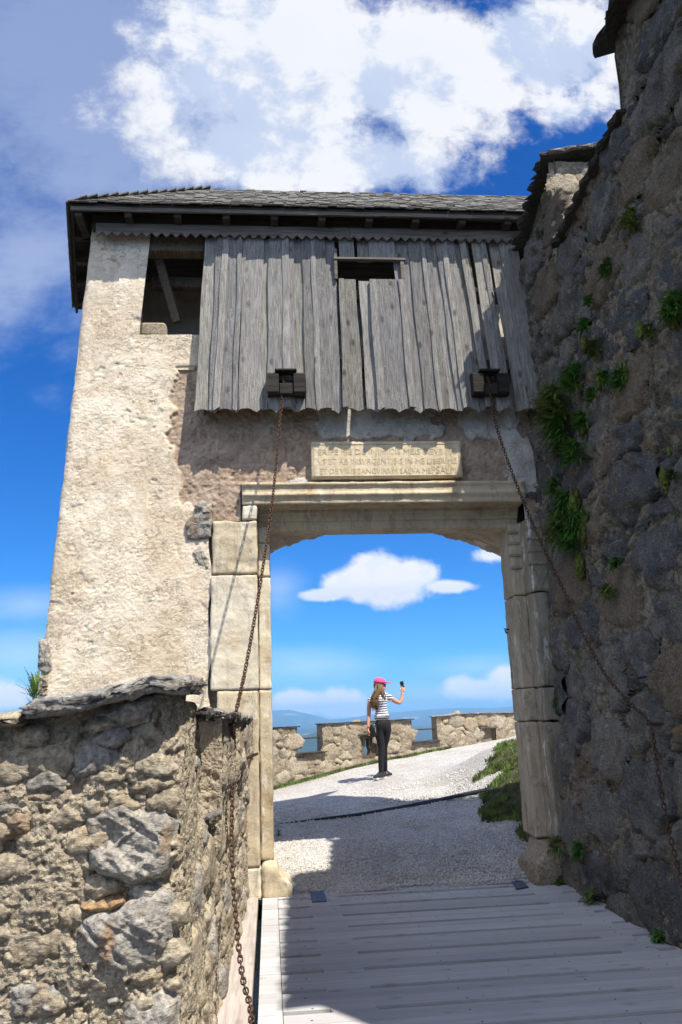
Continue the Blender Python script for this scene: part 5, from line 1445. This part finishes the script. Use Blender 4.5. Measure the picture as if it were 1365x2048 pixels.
# face looks right and slightly away
blob('nose', (.098, .10, 1.452), (.017, .012, .016), skin, person); blob('ear', (.02, -.008, 1.452), (.016, .010, .026), skin, person)
blob('jaw', (.045, .075, 1.415), (.055, .055, .04), skin, person); m_lip = m_plain('lips', (.45, .14, .12), .5); blob('mouth', (.093, .085, 1.415), (.010, .018, .007), m_lip, person)
MB().tube([Pw(.02, -.005, 1.475), Pw(.06, .02, 1.475), Pw(.09, .04, 1.472)], .006*K, 6).add([Pw(.075, .02, 1.488), Pw(.108, .06, 1.486), Pw(.108, .13, 1.486), Pw(.104, .13, 1.456), Pw(.104, .06, 1.455), Pw(.078, .025, 1.458)], [(0, 1, 4, 5), (1, 2, 3, 4)]).build('sunglasses', black, person)
# cap: crown and peak
def capf(x, y, z): return (x, y, max(z, -.012-.35*x*.2))
blob('cap', (.0, .055, 1.515), (.098, .108, .078), pink, person, capf)
pk = []; F = []
for j in range(9):
    a_ = -PI*.42+PI*.84*j/8
    ca, sa = math.cos(a_), math.sin(a_)
    pk += [Pw(.07*ca+.01, .055+.085*sa+.01, 1.508), Pw(.085+.115*ca*1.0, .055+.075*sa+.02, 1.512-.012*ca), Pw(.085+.115*ca, .055+.075*sa+.02, 1.503-.012*ca), Pw(.07*ca+.01, .055+.085*sa+.01, 1.499)]
for j in range(8):
    for k_ in range(4): F.append((j*4+k_, j*4+(k_+1) % 4, (j+1)*4+(k_+1) % 4, (j+1)*4+k_))
MB().add(pk, F).build('cap_peak', pink, person, True)
# hair: mass at the back of the head and a long fall down the back
blob('hair', (-.018, .045, 1.46), (.085, .095, .085), hairm, person)
hr = random.Random(2)
hf = MB()
for k_ in range(46):
    x0 = hr.uniform(-.075, .03); ex = -.115+hr.uniform(-.055, .05); ez = 1.08+hr.uniform(-.05, .10); r_ = hr.uniform(.008, .014)
    pts_ = [Pw(x0, -.03+hr.uniform(-.02, .03), 1.47), Pw(x0*1.0-.03, -.075+hr.uniform(-.015, .02), 1.37), Pw((x0+ex)/2-.035+hr.uniform(-.02, .02), -.098+hr.uniform(-.01, .015), 1.27), Pw(ex, -.10+hr.uniform(-.012, .015), 1.18), Pw(ex+hr.uniform(-.01, .02), -.10, ez)]
    hf.tube(pts_, [r_*K, r_*1.3*K, r_*1.4*K, r_*1.1*K, .002], 5)
for k_ in range(10):
    x0 = .02+hr.uniform(-.02, .02); hf.tube([Pw(x0, -.02, 1.46), Pw(x0+.01, -.05, 1.38), Pw(x0+.02+hr.uniform(-.02, .02), -.08, 1.29), Pw(x0+.03, -.085, 1.22)], [.009*K, .010*K, .008*K, .002], 5)
hf.build('hair_fall', hairm, person, True)
def shoes(ax, ay, tx, ty, z0):
    a = Vector((ax, ay, 0)); tt = Vector((tx, ty, 0)); d_ = (tt-a); L = d_.length; d_.normalize(); s_ = Vector((-d_.y, d_.x, 0)); 
    prof2 = [(-.065, .0), (-.075, .05), (-.06, .095), (.03, .11), (.08, .08), (.16, .062), (.20, .038), (.195, .0)]
    for nm, mt, hi, w_ in (('shoe', shoe, 1.0, .045), ('shoe_sole', sole, None, .050)):
        b_ = MB(); V = []; n_ = len(prof2)
        for sg in (-1, 1):
            for (q_, h_) in prof2:
                hh = h_ if hi else min(h_, .024); ww = w_*(.75 if q_ > .15 or q_ < -.04 else 1)*(.8 if hh > .07 else 1)
                p_ = a+d_*q_+s_*sg*ww; V.append(Pw(p_.x, p_.y, z0+hh+(0.024 if hi and h_ == 0 else 0)))
        b_.add(V, [tuple(range(n_))[::-1], tuple(range(n_, 2*n_))]+[(i, (i+1) % n_, n_+(i+1) % n_, n_+i) for i in range(n_)]).build(nm, mt, person)
shoes(-.045, -.01, -.14, -.12, .0)
shoes(.045, .19, .12, .30, .0)
# shoulder bag on its strap (hangs from her: its own thing)
bag = thing('shoulder_bag', 'small black shoulder bag hanging at the left hip of the woman', 'bag', foot+Vector(Pw(-.16, -.08, .70)))
blob('bag_body', (.005, -.02, .05), (.062, .035, .105), black, bag, lambda x, y, z: (math.copysign(abs(x/.062)**.6*.062, x), y, math.copysign(abs(z/.105)**.7*.105, z)))
gy_ = m_plain('grey_trim', (.25, .25, .27), .5)
MB().tube([Pw(.0, -.045, .11), Pw(.03, -.056, .10), Pw(.035, -.058, .02)], .006*K, 6).build('bag_trim', gy_, bag)
MB().tube([Pw(.02, -.03, .14), Pw(.05, -.03, .22), Pw(.075, -.055, .32), Pw(.11, -.075, .42), Pw(.16, -.085, .52), Pw(.23, -.06, .60)], .006*K, 6).build('bag_strap', m_plain('strap', (.22, .17, .13), .7), bag)
camr = thing('handheld_camera', 'tiny black action camera on a grip in her raised hand', 'camera', foot+Vector(Pw(.405, .135, 1.40)))
MB().box(Pw(-.022, -.016, .0), Pw(.018, .016, .045), .004, Matrix.Rotation(.1, 4, 'Y')).build('grip', black, camr)
MB().box(Pw(-.034, -.02, .048), Pw(.02, .02, .122), .006, Matrix.Rotation(-.12, 4, 'Y')).build('camera_head', black, camr)
MB().tube([Pw(-.052, 0, .088), Pw(-.036, 0, .088)], .012*K, 10).build('lens', black, camr)
wr = thing('bracelet', 'thin bracelet on the raised right wrist of the woman', 'bracelet', foot+Vector(Pw(.391, .108, 1.305)))
tor = [Pw(.030*math.cos(a_), .030*math.sin(a_), .0) for a_ in np.linspace(0, 2*PI, 16)]
MB().tube(tor, .004*K, 6, False).build('band', m_plain('band', (.5, .33, .16), .5), wr)

# ================================================================== PLANTS
def tuft(name, label, cat, p_, nrm, size, n_, mat, group, seed, droop=.4, wid=.0032, leafy=False):
    r_ = random.Random(seed); nrm = Vector(nrm).normalized(); root = thing(name, label, cat, p_, group)
    b_ = MB()
    for k_ in range(n_):
        d_ = (nrm*r_.uniform(.3, 1)+Vector((r_.uniform(-1, 1), r_.uniform(-1, 1), r_.uniform(-.5, 1.1)))*.75).normalized()
        L = size*r_.uniform(.5, 1.0); o_ = Vector((r_.uniform(-1, 1)*nrm.y+0, r_.uniform(-1, 1)*abs(nrm.x), r_.uniform(-1, 1)))*size*.45
        a_ = d_.cross(Vector((0, 0, 1))); a_ = a_.normalized() if a_.length > .01 else Vector((1, 0, 0))
        pts_ = [o_+d_*L*s_+Vector((0, 0, -droop*L*s_*s_)) for s_ in (0, .35, .7, 1)]; ws = [wid*.7, wid, wid*.8, .0004]
        V = []
        for q_, w_ in zip(pts_, ws): V += [q_-a_*w_, q_+a_*w_]
        b_.add(V, [(0, 1, 3, 2), (2, 3, 5, 4), (4, 5, 7, 6)])
        if leafy:
            for s_ in (.3, .45, .6, .75, .9):
                c_ = pts_[0]+(pts_[-1]-pts_[0])*s_
                for sg in (-1, 1):
                    e_ = c_+a_*sg*L*.22*(1.1-s_)+d_*L*.05; b_.add([c_, (c_+e_)/2+d_*.006, e_, (c_+e_)/2-d_*.006], [(0, 1, 2, 3)])
    b_.build('fronds', mat, root, recalc=False); return root
FT = [(1115, 815, 90), (1120, 860, 80), (1165, 840, 22), (1120, 900, 26), (1150, 905, 30), (1130, 1010, 60), (1125, 1060, 70), (1155, 1050, 40), (1145, 1085, 26), (1190, 700, 26), (1150, 760, 34), (1212, 755, 20), (1265, 440, 26), (1215, 540, 22), (1350, 615, 34), (1300, 665, 18), (1170, 650, 16), (1232, 1128, 18), (1218, 1185, 20), (1115, 1195, 26), (1118, 1405, 14), (1115, 1690, 22), (1160, 1700, 18), (1185, 790, 20), (1345, 950, 14), (1110, 975, 24), (1180, 600, 12), (1185, 1800, 22), (1320, 1875, 16), (1240, 760, 26)]
FL = ['large grass tuft under the right end of the plank hoarding', 'grass tuft just below the big one at the hoarding foot', 'small fern right of the big grass tuft at the hoarding foot',
 'fern below the two big tufts, level with the inscribed tablet', 'fern on the curtain wall right of the tablet, beside moss', 'fern clump level with the gate lintel on the curtain wall',
 'thick grass cushion on the wall beneath the fern at lintel height', 'fern mixed with moss just right of the thick grass cushion', 'lowest small fern of the cushion group below the lintel',
 'fern on the curtain wall level with the middle of the hoarding', 'fern on the curtain wall level with the pulley boxes', 'fern to the right of the one level with the pulley boxes', 'fern tuft below the slate coping of the curtain wall, the highest one',
 'small fern in the upper curtain wall, left and below the highest one', 'yellow green fern tuft high at the right picture edge', 'tiny fern left of the yellow green tuft at the picture edge', 'tiny fern in the curtain wall beside the hoarding edge',
 'small bright fern in mid curtain wall, right of the upper jamb', 'small bright fern just beneath the other bright one right of the jamb', 'fern tuft where the right chain crosses beside the jamb', 'tiny fern at the joint beside the lower jamb course',
 'bright green tuft at the foot of the right jamb', 'smaller fern right of the bright tuft at the jamb foot', 'fern just left below the pulley height, near the hoarding corner', 'tiny fern at the right picture edge level with the tablet', 'fern between the hoarding tufts and the lintel clump',
 'tiny fern beside the narrow extra board of the hoarding', 'weeds at the foot of the curtain wall where the deck starts', 'tiny weed between deck edge and wall, nearest the viewer', 'fern in the middle of the curtain wall above the chain']
ML = ['moss cushion right of the grass tufts at the hoarding foot', 'moss cushion above the thick grass cushion at lintel height', 'moss cushion right beside the thick grass cushion', 'moss cushion on the curtain wall level with the pulley box', 'moss cushion under the lintel fern group', 'brown moss cushion by the yellow green fern at the picture edge', 'moss cushion among ferns in mid curtain wall above pulley height', 'small moss cushion high between two ferns of the curtain wall', 'tiny moss cushion at the picture edge level with the tablet', 'moss cushion at the picture edge level with the lintel', 'small moss cushion beside the hoarding edge', 'small moss patch just under the slate coping']
for i, (x, y, s_) in enumerate(FT):
    Xp = 2.76+.065*4.2 if y < 900 else (2.97 if y < 1200 else 2.86)
    p_ = aX(x, y, Xp-.03); 
    if p_.y > 7.97: p_ = aY(x, y, 7.93)
    zz_ = min(p_.z, 4.2); 
    if p_.y < 7.9: p_ = aX(x, y, 2.76+.031*max(0, min(4.6, p_.z))-.095)
    sz = s_/1700*p_.y*(.9 if s_ > 50 else 1.6)
    lab = FL[i]
    tuft('fern', lab, 'fern', p_, (-1, -.3, .3), sz, int(60+s_*3.4), M['fern'] if i % 3 else M['grass'], 'ferns in the curtain wall', i, .5, .0055, leafy=(i % 2 == 0))
rs = random.Random(4)
for i, (x, y, s_) in enumerate([(1165, 850, 40), (1150, 1020, 60), (1168, 1060, 50), (1200, 760, 36), (1160, 1130, 40), (1345, 620, 60), (1250, 750, 40), (1280, 660, 30), (1338, 905, 16), (1330, 960, 40), (1170, 690, 30), (1262, 250, 24)]):
    p_ = aX(x, y, 2.98); p_ = aX(x, y, 2.76+.031*min(4.6, max(0, p_.z))-.07); sz = s_/1700*p_.y*.6
    b_ = MB(); V = []; F = []; nu, nv = 28, 18
    for j in range(nv+1):
        for k_ in range(nu):
            th_ = PI*j/nv; ph = 2*PI*k_/nu; d_ = np.array([.35*math.sin(th_)*math.cos(ph), .7*math.sin(th_)*math.sin(ph), 1.2*math.cos(th_)])
            q_ = d_*sz*(1+.35*float(fbm(np.array([d_*3+i]), 2.2, 3, 6)[0])); V.append(Vector(q_)+p_)
    for j in range(nv):
        for k_ in range(nu): F.append((j*nu+k_, (j+1)*nu+k_, (j+1)*nu+(k_+1) % nu, j*nu+(k_+1) % nu))
    o = b_.add(V, F).build('moss_cushion', M['moss'], None, True)
    tag(o, ML[i], 'moss', 'moss cushions on the curtain wall')
p_ = aY(70, 1392, 4.3)
tuft('shrub', 'small leafy green sprig growing behind the parapet coping at far left', 'shrub', p_, (-.2, 0, 1), .11, 34, M['grass'], None, 50, -.1, .003, True)
tuft('grass_tuft', 'small grass tuft in the sunlit gravel just inside the left jamb', 'grass', on_path(578, 1728), (0, 0, 1), .09, 70, M['grass'], None, 51, .5, .002)
tuft('grass_tuft', 'small grass tuft in the sunlit gravel, the one further from the left jamb', 'grass', on_path(594, 1733), (0, 0, 1), .07, 50, M['grass'], None, 52, .5, .002)
tuft('weed', 'low dark weeds against the base of the right guard stone', 'weed', (2.66, 7.90, .02), (0, -.3, 1), .10, 60, M['fern'], None, 53, .6, .004, True)
tuft('weed', 'dark grass clump behind the left jamb in the shaded passage', 'weed', on_path(558, 1672), (0, 0, 1), .10, 60, M['fern'], None, 54, .4, .003)
# grass on the bank and along the far wall: one mass each
def grass_field(name, spots, mat):
    V = []; F = []; r_ = np.random.default_rng(3)
    for (x, y, h_) in spots:
        z = float(path_z(x, y))+.02; a_ = r_.uniform(0, 2*PI); w_ = .004+.002*r_.random(); dx, dy = math.cos(a_)*w_, math.sin(a_)*w_; lx, ly = r_.normal(0, .3, 2)*h_
        k_ = len(V); V += [(x-dx, y-dy, z-.01), (x+dx, y+dy, z-.01), (x+lx*.4+dx*.7, y+ly*.4+dy*.7, z+h_*.6), (x+lx*.4-dx*.7, y+ly*.4-dy*.7, z+h_*.6), (x+lx, y+ly, z+h_)]
        F += [(k_, k_+1, k_+2, k_+3), (k_+3, k_+2, k_+4)]
    me = mesh(name, V, F); return link(name, me, mat, None, 'stuff')
gr = np.random.default_rng(8); spots = []
cand = np.c_[gr.uniform(2.0, 4.6, 60000), gr.uniform(8.6, 13.2, 60000)]
edge_x = np.interp(cand[:, 1], [8.6, 9.3, 10.3, 11.5, 12.3, 13.2], [2.90, 2.62, 2.72, 2.96, 3.47, 4.3])
nz_ = fbm(np.c_[cand, cand[:, 0]*0], 1.9, 4, 6)
sel = (cand[:, 0]-edge_x+.22*nz_ > 0) & (fbm(np.c_[cand, cand[:, 0]*0], 5, 3, 16) > -.35)
for x, y in cand[sel]: spots.append((x, y, gr.uniform(.02, .07)))
grass_field('bank_grass', spots, M['grass'])['label'] = 'grass bank just inside the gate on the right'
spots = []
for _ in range(6500):
    s_ = gr.uniform(s_at(545)-1, s_at(900)); q_ = fpos(np.array(s_))+fnor(np.array(s_))*abs(gr.normal(0, .12 if s_ < S_[642] else .03)); spots.append((q_[0], q_[1], gr.uniform(.015, .045)))
grass_field('verge_grass', spots, M['grass'])['label'] = 'thin grass along the foot of the battlement wall'
bx, by = np.meshgrid(np.linspace(2.3, 5.2, 200), np.linspace(8.6, 13.4, 300))
be = np.interp(by, [8.6, 9.3, 10.3, 11.5, 12.3, 13.4], [2.95, 2.66, 2.76, 3.0, 3.5, 4.4])
bn = fbm(np.stack([bx, by, bx*0], -1), 1.9, 4, 6); bd = bx-be+.22*bn
bz = path_z(bx, by)+.016+.035*ss(bd, 0, .3)+.012*fbm(np.stack([bx, by, bx*0], -1), 4, 3, 9)-.05*(1-ss(bd, -.06, .03))
kp = (bd > -.05); kp = kp[:-1, :-1] & kp[1:, 1:] & kp[1:, :-1] & kp[:-1, 1:]
M['turf'] = m_mortar('turf', (.06, .075, .025), (.095, .085, .045), (.045, .035, .02), .02)
link('grass_bank', grid_mesh('grass_bank', np.stack([bx, by, bz], -1), keep=kp), M['turf'], kind='structure')
# loose pebbles scattered over path and bridge end
V = []; F = []; pr = np.random.default_rng(12)
ico = bmesh.new(); bmesh.ops.create_icosphere(ico, subdivisions=1, radius=1); iv = np.array([v.co for v in ico.verts]); ico.verts.index_update(); fi = [tuple(v.index for v in f.verts) for f in ico.faces]; ico.free()
def pebble(x, y, z, r_):
    k_ = len(V); s_ = pr.uniform(.6, 1.3, 3)*r_; q_ = iv*s_*(1+.18*pr.standard_normal((len(iv), 1))); V.extend((q_+[x, y, z+r_*.25]).tolist()); F.extend([(a+k_, b+k_, c+k_) for a, b, c in fi])
for _ in range(9000):
    y = 8.15+(pr.random()**1.6)*4.5; x = pr.uniform(.02, 2.9); pebble(x, y, float(path_z(x, y)), pr.uniform(.006, .014))
for _ in range(420):
    y = 8.15-abs(pr.normal(0, .28)); x = pr.uniform(.1, 2.5); pebble(x, y, .0, pr.uniform(.004, .010))
for _ in range(60):
    y = pr.uniform(4.8, 7.9); pebble(pr.uniform(-.33, -.18) if pr.random() < .6 else pr.uniform(.0, 2.6), y, .02 if False else .0, pr.uniform(.003, .008))
me = mesh('pebbles', V, F); o = link('loose_pebbles', me, M['pebble'], None, 'stuff'); o['label'] = 'loose white gravel spilling over the bridge end'

# ================================================================== HAZE
hz = MB().box((-19500, -19500, -330), (19500, 19500, 215)).build('haze', None, None, kind='stuff')
hm = bpy.data.materials.new('haze'); hm.use_nodes = True; nt = NT(hm.node_tree); hm.node_tree.nodes.remove(hm.node_tree.nodes['Principled BSDF'])
pv = nt.add('ShaderNodeVolumePrincipled'); pv.inputs['Color'].default_value = (.33, .63, 1.0, 1); pv.inputs['Density'].default_value = 9e-5; pv.inputs['Anisotropy'].default_value = .1
nt.l.new(pv.outputs[0], hm.node_tree.nodes['Material Output'].inputs['Volume']); hz.data.materials.clear(); hz.data.materials.append(hm)
